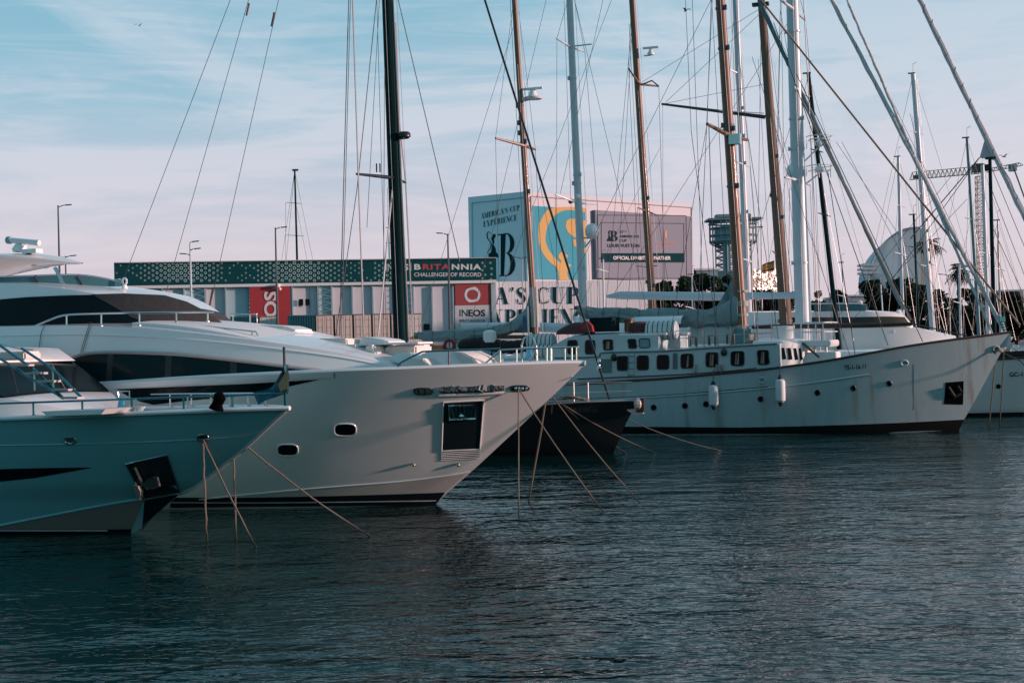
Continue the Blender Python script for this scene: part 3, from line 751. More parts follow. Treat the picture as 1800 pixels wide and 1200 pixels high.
def cable_tower():
    D = 480; c = P(1290, 480, D); s = D/F
    e = empty('cable_car_tower', V((c.x, c.y, QZ)), 'steel lattice tower carrying a glazed cable car station under a flat roof', 'tower')
    zt = P(1290, 383, D).z-QZ; zr = P(1290, 390, D).z-QZ; zc = P(1290, 427, D).z-QZ
    TS = mat('tower_steel', (.19, .29, .32), .8); TG = mat('tower_glass', (.20, .34, .38), .25)
    lattice(MB(), (0, 0, 0), 46*s, 46*s, 0, zc, 14, .17, .3).build('lattice_shaft', TS, e)
    MB().box((-15*s, -4, zc/2), (11*s, 3, zc)).build('lift_shaft', TS, e)
    b = MB(); b.box((0, 0, (zt+zr)/2), (92*s, 60*s, (zt-zr)*.5)); b.box((0, 0, zt+.6), (60*s, 30*s, 1.0)); b.build('roof', TS, e)
    oct_ = [V((36*s*math.cos(R(a)), 32*s*math.sin(R(a)), zc)) for a in range(22, 382, 45)]
    MB().prism(oct_, V((0, 0, (zr-zc)*.72))).build('cabin', TG, e)
    b = MB()
    for z, rr in ((zc+.5, 42), (zc+(zr-zc)*.36, 42), (zc+(zr-zc)*.7, 41), (zr-.6, 44)):
        p = [V((rr*s*math.cos(R(a)), 36*s*math.sin(R(a)), z)) for a in range(22, 383, 45)]
        b.tube(p, .3, 4)
    for a in range(22, 382, 15): b.tube([(41*s*math.cos(R(a)), 35.5*s*math.sin(R(a)), zc), (41*s*math.cos(R(a)), 35.5*s*math.sin(R(a)), zr)], .16, 4)
    b.build('railing', TS, e)
    b = MB()
    for a in range(22, 382, 45): b.tube([(41*s*math.cos(R(a)), 35*s*math.sin(R(a)), zc), (20*s*math.cos(R(a)), 20*s*math.sin(R(a)), zc-11*s)], .25, 4)
    b.tube([(0, 0, zt), (0, 0, zt+3)], .15, 4); b.build('bracket', TS, e)
cable_tower()
def glass_block():
    D = 260; m = mat('mirror_glass', (.42, .38, .34), .30, 1.0, bump=2.0, bs=1.6)
    pl = Pl(P(1324, 560, D), P(1372, 560, D+4.3))
    e = empty('glass_building', pl.xy(1345, QZ), 'small sunlit mirror glass block glittering behind the masts', 'building'); I = e.matrix_world.inverted()
    b = MB(); random.seed(5)
    for i in range(16):
        for j in range(10):
            x0 = 1325+i*2.9; y0 = 473+j*4
            p = [pl.q(x, y, .05+random.uniform(-.09, .09)*1) for x, y in ((x0, y0), (x0+2.8, y0), (x0+2.8, y0+3.8), (x0, y0+3.8))]
            b.add([I@q for q in p], [(0, 1, 2, 3)])
    b.build('window', m, e)
    a, c = pl.q(1324, 560), pl.q(1372, 560); zt = pl.q(1324, 474).z
    MB().prism([I@V((a.x, a.y, QZ)), I@V((c.x, c.y, QZ)), I@V((c.x, c.y, zt)), I@V((a.x, a.y, zt))], -pl.n*12).build('wall', mat('grey_wall', (.3, .3, .3)), e)
glass_block()
def curved_hall():
    D = 420; e = empty('curved_building', V((P(1580, 560, D).x, D, QZ)), 'pale quarter round building behind the trees beside a palm', 'building'); I = e.matrix_world.inverted()
    out = smooth([(1528, 520), (1527, 480), (1532, 466), (1541, 446), (1553, 430), (1567, 417), (1585, 406), (1602, 402), (1616, 401)], 4)+[(1626, 402), (1627, 500), (1627, 540), (1528, 540)]
    pts = [I@P(x, y, D) for x, y in out]
    MB().prism(pts, V((8, 45, 0))).build('wall', mat('curved_wall', (.55, .66, .72), .8, var=.05, vs=.1), e)
    b = MB(); b.tube([I@P(x, y-1, D-.6) for x, y in out[:-4]], .3, 5); b.build('roof_edge', mat('roof_edge2', (.30, .38, .42)), e)
    b = MB()
    for y in (466, 473, 480): p = I@P(1526, y, D-3); b.box(p, (4.5, 8, .7))
    b.build('balcony', MASTW, e)
    MB().prism([I@P(x, y, D-1.5) for x, y in ((1618, 402), (1627, 402), (1627, 500), (1619, 500))], V((0, -.5, 0))).build('end_column', mat('warm_white', (.62, .52, .46), .6), e)
curved_hall()
def flat_block(x0, x1, y0, y1, D, label, m, name='building_block', dep=20, win=True):
    a = P(x0, y0, D); b = P(x1, y1, D); e = empty(name, V(((a.x+b.x)/2, D, QZ)), label, 'building')
    wd = b.x-a.x; h = a.z-QZ
    MB().box((0, dep/2, h/2), (wd, dep, h)).build('wall', m, e)
    MB().box((0, dep/2, h+.15), (wd+.6, dep+.6, .3)).build('roof', WHITE2, e)
    if win:
        for z in range(3, int(h-1), 3):
            MB().box((0, -.02, z+.5), (wd*.92, .12, 1.2)).build('window', GLASS, e)
flat_block(1224, 1262, 475, 500, 230, 'flat roofed pale building between the billboard hall and the lattice tower', mat('block_teal', (.25, .38, .40)))
flat_block(1486, 1530, 521, 545, 300, 'low pale building with a flat roof behind the black leaning mast', mat('block_pale', (.45, .42, .42)))
flat_block(1764, 1800, 512, 540, 260, 'white low house showing above the trees at the right edge', mat('block_pale', (.45, .42, .42)))
def crane():
    D = 520; c = P(1728, 560, D); s = D/F
    e = empty('tower_crane', V((c.x, c.y, QZ)), 'tower crane with a lattice mast and a long level jib', 'crane')
    CM = mat('crane_ochre', (.42, .29, .22), .8); zt = P(1728, 310, D).z-QZ
    lattice(MB(), (0, 0, 0), 13*s, 13*s, 0, zt, 26, .08).build('mast', CM, e)
    zj = P(1728, 300, D).z-QZ
    def jib(x1, z1, x2, z2, n, hh, nm, m):
        mb = MB(); A = V((x1, 0, z1)); B = V((x2, 0, z2))
        for k in range(n):
            a = A.lerp(B, k/n); b = A.lerp(B, (k+1)/n); mid = (a+b)/2+V((0, 0, hh)); m2 = mid+(b-a)
            for y in (-.9, .9):
                mb.tube([a+V((0, y, 0)), b+V((0, y, 0))], .10, 4, False); mb.tube([a+V((0, y, 0)), mid], .09, 4, False); mb.tube([mid, b+V((0, y, 0))], .09, 4, False)
            if k < n-1: mb.tube([mid, m2], .14, 4, False)
        return mb.build(nm, m, e)
    def L(px, py): p = P(px, py, D); return p.x-c.x, p.z-QZ
    x1, z1 = L(1722, 305); x2, z2 = L(1600, 316); jib(x1, z1, x2, z2, 16, 2.6, 'jib', CM)
    x1, z1 = L(1735, 303); x2, z2 = L(1797, 291); jib(x1, z1, x2, z2, 6, 1.2, 'counter_jib', DARK)
    x, z = L(1717, 296); MB().box((x, -.5, z), (13*s, 5, 14*s)).build('cab', DARK, e)
    x, z = L(1732, 295); MB().box((x, 0, z), (10*s, 4, 10*s)).build('slewing_unit', GREEN, e)
    x, z = L(1780, 295); MB().box((x, 0, z), (10*s, 3, 12*s)).build('counterweight', mat('block_teal', (.25, .38, .4)), e)
    x, z = L(1612, 311); MB().box((x, 0, z), (12*s, 2, 5*s)).build('trolley', DARK, e)
crane()

# ------------------------------------------------------------------ trees
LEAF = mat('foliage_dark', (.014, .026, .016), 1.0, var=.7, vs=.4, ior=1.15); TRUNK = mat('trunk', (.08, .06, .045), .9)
def tree(px, pyt, D, wpx, label, n=1600, seed=0):
    random.seed(seed); top = P(px, pyt, D); e = empty('tree', V((top.x, D, QZ)), label, 'tree', 'trees behind the marina')
    h = top.z-QZ; wd = wpx*D/F
    t = MB(); t.tube([(0, 0, 0), (.1, 0, h*.25), (0, .1, h*.55)], [.28, .22, .12], 7)
    for k in range(5):
        a = random.uniform(0, 6.28); t.tube([(0, 0, h*.3), (math.cos(a)*wd*.2, math.sin(a)*wd*.2, h*.5), (math.cos(a)*wd*.33, math.sin(a)*wd*.33, h*.72)], [.12, .08, .03], 5)
    t.build('trunk', TRUNK, e, smooth=True)
    cl = []
    for k in range(16):
        a = random.uniform(0, 6.28); rr = wd*.5*math.sqrt(random.random())*.8; z = random.uniform(.18, .92)*h
        k2 = math.sqrt(max(.1, 1-((z/h-.55)/.5)**2)); cl.append((V((rr*k2*math.cos(a), rr*k2*math.sin(a), z)), random.uniform(.12, .2)*wd+.25))
    cl.append((V((0, 0, h-.11*wd)), .11*wd))
    mb = MB()
    for i in range(n):
        c, r = random.choice(cl); d = V((random.gauss(0, 1), random.gauss(0, 1), random.gauss(0, .8))).normalized()*r*random.uniform(.55, 1.08)
        p = c+d
        if p.z > h: p.z = h-random.random()*.3
        s = random.uniform(.3, .75); u = V((random.gauss(0, 1), random.gauss(0, 1), random.gauss(0, 1))).normalized(); v = u.orthogonal().normalized()
        mb.add([p-u*s*.5, p+v*s*.35, p+u*s*.5, p-v*s*.35], [(0, 1, 2, 3)])
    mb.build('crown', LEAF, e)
TR = [(1165, 492, 170, 60, 'round dark tree just right of the billboard foot'), (1200, 484, 165, 60, 'broad dark tree below the billboard corner'), (1238, 478, 175, 62, 'dense tree left of the lattice tower foot'),
      (1278, 482, 170, 56, 'dark tree in front of the lattice tower'), (1318, 508, 166, 46, 'low tree under the glittering glass block'), (1352, 508, 172, 46, 'low bushy tree behind the weathered wooden mast'), (1392, 512, 168, 44, 'low tree behind the thick white mast'),
      (1438, 510, 170, 40, 'small round tree right of the thick white mast'), (1472, 509, 172, 44, 'small round tree at the foot of the black leaning mast'), (1510, 530, 168, 46, 'low spreading tree before the low pale building'),
      (1540, 490, 175, 56, 'tall dark tree in front of the curved building'), (1580, 488, 170, 52, 'leafy tree below the middle of the curved building'), (1610, 497, 172, 44, 'narrow tree right of the curved building'),
      (1650, 508, 168, 56, 'wide dark tree under the higher palm'), (1690, 506, 172, 52, 'dark tree beside the lower palm'), (1735, 514, 168, 60, 'dark tree at the foot of the crane'), (1785, 512, 172, 62, 'dark tree at the right edge of the view')]
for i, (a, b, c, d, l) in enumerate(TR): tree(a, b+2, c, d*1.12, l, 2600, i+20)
def palm(px, pyt, D, label, seed):
    random.seed(seed); top = P(px, pyt, D); e = empty('palm_tree', V((top.x, D, QZ)), label, 'palm tree', 'palms behind the marina'); h = top.z-QZ
    MB().tube([(0, 0, 0), (.1, 0, h*.5), (0, 0, h)], [.35, .26, .24], 8).build('trunk', TRUNK, e, smooth=True)
    mb = MB()
    for k in range(46):
        a = random.uniform(0, 6.28); el = random.uniform(-1.3, 1.2); L = random.uniform(1.5, 2.1)
        d = V((math.cos(a)*math.cos(el), math.sin(a)*math.cos(el), math.sin(el))); side = V((-math.sin(a), math.cos(a), 0)); pts = []
        for j in range(8):
            t = j/7; pts.append(V((0, 0, h))+d*L*t+V((0, 0, -.9*t*t*(1 if el > -.3 else .3))))
        for j in range(1, 8):
            for sg in (-1, 1):
                q = pts[j]; wv = side*sg*.62*(1-abs(j/7-.6)*.8)+(pts[j]-pts[j-1])*.8+V((0, 0, -.25)); mb.add([q, q+wv, q+(pts[j-1]-q)*.6], [(0, 1, 2)])
        mb.tube(pts, .03, 3)
    mb.build('crown', LEAF, e)
palm(1633, 428, 190, 'taller palm in front of the curved building', 3); palm(1684, 474, 185, 'shorter palm between two yacht masts', 4)



# ------------------------------------------------------------------ boat fittings shared by several boats
def rail(parent, tops, posts, r=.022, m=STEEL, name='railing', mids=()):
    MB().tube(tops, r, 7).build(name, m, parent, smooth=True)
    for a, b in posts:
        MB().tube([a, b], r*.95, 6).lathe(V(a)-V((0, 0, .0)), [(r*2, 0), (r*2, .03), (r, .05)], 8).build('stanchion', m, parent, smooth=True)
    for mm in mids: MB().tube(mm, r*.5, 5).build('guard_wire', m, parent)
def bell(parent, c, h):
    c = V(c)
    MB().lathe(c, [(0.01, h*.95), (h*.14, h*.93), (h*.22, h*.8), (h*.27, h*.45), (h*.36, h*.15), (h*.5, 0), (h*.44, 0), (h*.2, h*.4)], 16).build('bell', mat('bell_chrome', (.25, .5, .62), .12, 1.0), parent, smooth=True)
def anchor_mb(c, s, sx=1):
    c = V(c); mb = MB()
    mb.box(c+V((0, 0, .45*s)), (.09*s, .08*s, .9*s))
    mb.prism([c+V((-.5*s, 0, .35*s)), c+V((-.35*s, 0, -.02*s)), c+V((0, 0, -.12*s)), c+V((-.08*s, 0, .1*s))], (0, -.07*s, 0))
    mb.prism([c+V((.5*s, 0, .35*s)), c+V((.08*s, 0, .1*s)), c+V((0, 0, -.12*s)), c+V((.35*s, 0, -.02*s))], (0, -.07*s, 0))
    mb.box(c+V((0, -.02*s, -.02*s)), (.6*s, .12*s, .1*s)); return mb
def rope_thing(name, pts, r, m, label, cat='rope', group=None, wob=0.0, seed=0):
    random.seed(seed); o = V(pts[-1]); q = []
    pts = [V(p) for p in pts]
    for i in range(len(pts)-1):
        for k in range(12):
            p = pts[i].lerp(pts[i+1], k/12); hd = V((pts[i+1].x-pts[i].x, pts[i+1].y-pts[i].y)).length
            p.z -= .035*hd*4*(k/12)*(1-k/12)
            q.append(p+V((random.uniform(-wob, wob), random.uniform(-wob, wob), 0)))
    q.append(pts[-1])
    mb = MB().tube([p-o for p in q], [r*.8*random.uniform(.9, 1.1) for p in q], 7); ob = mb.build(name, m, None, smooth=True); ob.location = o
    return tag(ob, label, cat, group)
def side_strake(fr, W, pts, r, m, parent, name='rubbing_strake', off=.0, flat=1.0):
    p = [fr.side(x, y, W, off) for x, y in smooth(pts, 5)]
    return MB().tube(p, r, 6, flat=flat).build(name, m, parent, smooth=True)
def surf(fr, W, off): return lambda x, y, o=0.0: fr.side(x, y, W, off+o)

# ------------------------------------------------------------------ foreground left: grey green motor yacht
def left_yacht():
    fr = Fr(236, 936, 30)
    stem = [fr.ctr(x, y) for x, y in ((236, 936), (275, 902), (318, 867), (345, 856), (430, 790), (508, 717))]
    xs = interp([(p.z, p.x) for p in stem]+[(-1, stem[0].x-1.2)])
    W = hullW(xs, 2.3, 2.95, 2.9, 7.5, 2.0, .75, Ld=10.5)
    tip = stem[-1]
    zs, xa, xb = fr.zf([(0, 736), (150, 730), (300, 724), (420, 719.5), (500, 717)], W); ztip = tip.z
    zsh = lambda x: zs(x) if x < xb else lerp(zs(xb), ztip, min(1, (x-xb)/max(tip.x-xb, .01)))
    e = empty('motor_yacht', fr.M, 'grey green motor yacht nearest on the left with a small flag at its bow', 'motor yacht')
    o, edge = make_hull(W, xs, zsh, 22, TEALH, e)
    make_deck(W, edge, WHITE2, e, dz=.12)
    MB().tube([V((x+.02, -y-.02, z+.0)) for x, y, z in edge]+[V((x, y, z)) for x, y, z in edge][::-1], .055, 8).build('rub_rail', WHITE, e, smooth=True)
    # bottom flare below the chine, its own paler paint
    BE = mat('chine_grey', (.26, .22, .20), .4, var=.05)
    a = [(0, 923), (100, 903), (200, 884), (254, 876)]; b = [(0, 930), (100, 930), (190, 930), (232, 929)]
    panel(surf(fr, W, .012), a, b, 20, 4).build('chine_panel', BE, e, smooth=True)
    side_strake(fr, W, a, .03, TEALH, e, 'chine')
    panel(surf(fr, W, .016), b, [(0, 950), (100, 950), (190, 948), (230, 944)], 20, 3).build('boot_stripe', NAVY, e, smooth=True)
    panel(surf(fr, W, .02), [(0, 931), (190, 931)], [(0, 933), (190, 933)], 12, 1).build('waterline_stripe', WHITE, e)
    panel(surf(fr, W, .012), [(0, 824), (80, 822), (160, 821)], [(0, 846), (60, 840), (160, 822)], 16, 2).build('hull_window', GLASS, e, smooth=True)
    # stem chamfer, its sunlit highlight put into the pale colour
    MB().tube([p+V((-.02, 0, 0)) for p in stem[2:]][::-1], .045, 8).build('stem_lit_edge', mat('stem_lit_tone', (.50, .46, .43), .4), e, smooth=True)
    side_strake(fr, W, [(-20, 783), (100, 781), (220, 778), (330, 773), (400, 769)], .02, TEALH, e, 'knuckle', -.005)
    # anchor pocket
    pk = quad([(223, 815), (295, 799.5), (318, 866), (255, 877)])
    pocket = patch(surf(fr, W, .015), pk).build('anchor_pocket', DARK, e)
    ring(surf(fr, W, .03), pk, .022, 'pocket_frame', STEEL, e)
    an = e
    mb = MB(); S = surf(fr, W, .10); S2 = surf(fr, W, .2)
    mb.tube([S(243, 820), S2(262, 850), S2(272, 857)], .035, 5).tube([S(279, 838), S2(276, 854)], .05, 5)
    mb.prism([S2(x, y) for x, y in ((262, 852), (276, 838), (290, 836), (294, 852), (280, 857))], (.0, -.06, 0))
    mb.build('anchor', mat('anchor_steel', (.30, .31, .31), .4, .8), e)
    MB().prism([surf(fr, W, .05)(x, y) for x, y in ((241, 851), (250, 853), (255, 862), (254, 877), (249, 874))], (0, -.1, 0)).build('anchor_fluke', mat('anchor_pale', (.5, .42, .38), .5), e)
    panel(surf(fr, W, .014), [(255, 877), (317, 866)], [(250, 934), (262, 915)], 10, 5).build('stem_plate', NAVY, e, smooth=True)
    # fittings on the topside
    for c, r_ in (((124, 774), (9, 5.5)), ((358, 769), (9.5, 5))):
        ol = oval(*c, *r_, 20, 2.6); patch(surf(fr, W, .01), ol, 2).build('hawse_hole', mat('hawse_teal', (.03, .08, .10), .2, .6) if c[0] > 200 else CHROME, e)
        ring(surf(fr, W, .02), ol, .022, 'hawse_ring', STEEL, e)
    # coachroof
    dz = interp([(x, z-.12) for x, y, z in edge]); H1 = lambda x, z: max(.05, min(2.2, (xh-x)*.62+.9))
    nose = fr.side(205, 727, .3, 0, 1); xh = nose.x+.2
    Wc = lambda x, z: max(.3, min(2.05, 2.05*(1-max(0, (x-nose.x+3.2)/3.6)**2)))
    top, _, xf = fr.zf([(-60, 616, .5), (0, 615, .5), (30, 613, .5), (55, 613, .5), (72, 636, .5), (110, 664, .5), (150, 690, .5), (205, 726, .5)], Wc, 1)
    low, _, _ = fr.zf([(-60, 691, .5), (60, 691, .5), (150, 690.5, .5), (205, 726, .5)], Wc, 1)
    house(lambda x: dz(x), lambda x: min(low(x), top(x)), Wc, -16, xf, WHITE, e, .06, 50, 'coachroof')
    mid, _, _ = fr.zf([(-60, 637, .5), (30, 636.5, .5), (72, 636, .5), (150, 690, .5), (205, 726, .5)], Wc, 1)
    house(lambda x: low(x)-.1, lambda x: min(top(x), mid(x)), lambda x, z: Wc(x, z)-.02, -16, fr.side(152, 690, .9, 0, 1).x, mat('windscreen_glass', (.004, .008, .010), .12, ior=1.12), e, .05, 40, 'windscreen')
    xr0 = fr.side(74, 630, 1.0, 0, 1).x
    house(lambda x: mid(x)+.04, lambda x: top(x)-.0, lambda x, z: Wc(x, z)+.02, -16, xr0, WHITE, e, .06, 20, 'coachroof_top')
    for a_, b_ in (((92, 640), (118, 688)), ((20, 640), (32, 690))): MB().tube([fr.side(*a_, Wc, .02), fr.side(*b_, Wc, .02)], .02, 5).build('windscreen_mullion', DARK, e)
    b = MB(); c = fr.side(110, 716, 1.9); 
    p1, p2 = fr.side(70, 724, 2.0), fr.side(188, 724, 2.0)
    b.prism([fr.side(x, y, 2.25) for x, y in ((72, 723), (185, 719), (178, 728), (84, 731))], (0, 1.2, 0)); b.build('deck_locker', WHITE2, e)
    MB().box(fr.side(10, 626, 1.5)+V((0, .4, 0)), (.9, .5, .2)).build('cushion', CREAM, e, bevel=.04)
    MB().tube([fr.side(x, y, 1.9) for x, y in ((0, 604), (30, 612), (58, 615))], .018, 6).build('grab_rail', STEEL, e)
    # folding boarding steps leaning on the coachroof
    g = MB()
    for off_ in (0, .0):
        pass
    l1 = [fr.side(x, y, 2.15) for x, y in ((0, 607), (62, 651), (112, 700))]; l2 = [fr.side(x, y, 2.15) for x, y in ((38, 612), (92, 648), (144, 699))]
    l3 = [fr.side(x, y, 2.15) for x, y in ((0, 630), (60, 668), (112, 700))]
    TEALR = mat('rail_teal', (.05, .22, .27), .25, .7)
    g.tube(l1, .03, 6).tube(l2, .03, 6).tube(l3, .03, 6); g.build('stair_rail', TEALR, e, smooth=True)
    for x, y in ((39, 642), (63, 656), (86, 670), (111, 685), (127, 699)):
        a_, b_ = fr.side(x-15, y, 2.2), fr.side(x+15, y-.3, 2.2); MB().box((a_+b_)/2+V((0, 0, 0)), ((b_-a_).length, .2, .045)).build('stair_tread', mat('tread', (.5, .42, .40), .5), e)
    MB().tube([fr.side(60, 647, 2.15), fr.side(61, 686, 2.15)], .022, 6).tube([fr.side(93, 647, 2.15), fr.side(94, 685, 2.15)], .022, 6).build('stair_post', STEEL, e)
    # rail along the deck edge
    Wr = lambda x, z: max(.03, W(x, z)-.10)
    def dk(px): 
        y = 736+(717-736)*px/500.; return fr.side(px, y-2, Wr)
    rt = interp([(0, 709), (180, 703), (508, 691)])
    def tp(px): 
        d = dk(px); q = fr.side(px, rt(px), lambda x, z: -d.y); return V((d.x, d.y, q.z))
    tops = [tp(x) for x in (0, 60, 120, 180, 240, 300, 360, 420, 470, 502)]
    posts = [(dk(x), tp(x)) for x in (59, 145, 232, 323, 409, 503)]
    back = dk(-240); tops = [V((back.x, -2.8, tops[0].z+.1))]+tops+[V((tops[-1].x+.05, 0, tops[-1].z))]
    rail(e, tops, posts, .024, TEALR)
    for x in (323, 232): MB().tube([dk(x)+V((.12, 0, 0)), tp(x)+V((.12, 0, 0))], .022, 6).build('stanchion', STEEL, e)
    # far side rail
    f = lambda p: V((p.x, -p.y, p.z)); tops2 = [f(p) for p in tops[1:-1]]
    rail(e, tops2, [(f(dk(x)), f(tp(x))) for x in (59, 130, 200, 270, 345, 420)], .02, STEEL)
    c = fr.side(214, 720, .6); bell(e, c, .30)
    MB().tube([c+V((-.1, 0, .28)), c+V((-.1, 0, .42)), c+V((.25, 0, .42)), c+V((.25, 0, -.05))], .018, 6).build('bell_bracket', STEEL, e)
    # jack staff and flag
    s0 = V((tip.x-.10, 0, tip.z)); st = fr.ctr(503, 612); stf = V((s0.x, 0, st.z))
    MB().tube([s0, stf], .028, 6).ball(stf, .035, 8, 5).build('flag_staff', DARK, e)
    # hanging flag: folded cloth, dark blue with a warm emblem patch
    fl = empty('flag', fr.M @ Matrix.Translation(stf), 'limp dark blue flag with warm emblem hanging over the bow rail', 'flag')
    def fp(px, py, y): q = fr.side(px, py, .25 if y == 0 else y); return q-stf
    topc = smooth([(504, 640), (507, 652), (508, 668), (507, 690)], 3); botc = smooth([(504, 641), (492, 664), (470, 682), (448, 690)], 3)
    n = len(topc)
    rows = []
    for i, (p, q) in enumerate(zip(topc, botc)):
        row = []
        for k in range(9):
            t = k/8; px, py = lerp(p[0], q[0], t), lerp(p[1], q[1], t); v = fr.side(px, py, 0.02)
            v = V((v.x, v.y+.08*math.sin(t*9+i)*min(1, t*3), v.z))-stf; row.append(v)
        rows.append(row)
    drop = []
    for k in range(9):
        t = k/8; px, py = lerp(506, 452, t), lerp(688, 712, t); v = fr.side(px, py, 0.02); drop.append(V((v.x, v.y+.07*math.sin(t*7), v.z))-stf)
    MB().grid(rows).grid([rows[-1], drop]).build('flag_cloth', mat('flag_navy', (.03, .14, .20), .85, bump=.5), fl, smooth=True)
    em = [fr.side(x, y, .12)-stf for x, y in ((506, 648), (509, 665), (506, 682), (493, 688), (489, 676), (497, 662))]
    MB().add(em, [tuple(range(6))]).build('flag_emblem', mat('flag_warm', (.50, .26, .12), .8), fl)
    MB().add([fr.side(x, y, .13)-stf for x, y in ((507, 664), (508.5, 690), (505, 690), (505, 672))], [(0, 1, 2, 3)]).build('flag_emblem', mat('flag_pink', (.5, .35, .32), .8), fl)
    # black cloth bundle on the rail
    mb = MB(); bp_ = [fr.side(x, y, 0.9) for x, y in ((384, 690), (386, 700), (382, 710), (380, 719))]
    mb.tube(bp_, [.08, .12, .10, .15], 9, flat=1.2); q = thing_local(mb, fr, 'cloth_cover', CLOTHK, 'black cloth bundle hanging on the rail of the nearest yacht', 'cover')
    # mooring ropes of this boat
    h = fr.M @ fr.side(358, 771, W, .03)
    hh = h
    rope_thing('mooring_rope', [hh, onz(364, 958, -.1)], .030, ROPE, 'thick rope hanging straight down from the grey green bow, frayed low end', 'rope', 'mooring ropes', .012, 1)
    rope_thing('mooring_rope', [hh, onz(455, 970, -.1)], .026, ROPE, 'slanting rope from the hawse of the grey green bow, nearest in view', 'rope', 'mooring ropes', .006, 2)
    st1 = fr.M @ fr.ctr(434, 784); st2 = fr.M @ fr.ctr(411, 800)
    rope_thing('mooring_rope', [st2, onz(415, 955, -.1)], .026, ROPE, 'second hanging rope, just right of the frayed one at the grey green bow', 'rope', 'mooring ropes', .010, 3)
    rope_thing('mooring_rope', [st1, onz(664, 950, -.1)], .026, ROPE, 'long slanting rope crossing the dark reflection below the two oval portholes', 'rope', 'mooring ropes', .005, 4)
def thing_local(mb, fr, name, m, label, cat, group=None, smooth_=True):
    c = sum(mb.v, V((0, 0, 0)))/len(mb.v); c.z = min(p.z for p in mb.v)
    relocate(mb, c); ob = mb.build(name, m, None, smooth=smooth_); ob.matrix_world = fr.M @ Matrix.Translation(c)
    return tag(ob, label, cat, group)
left_yacht()

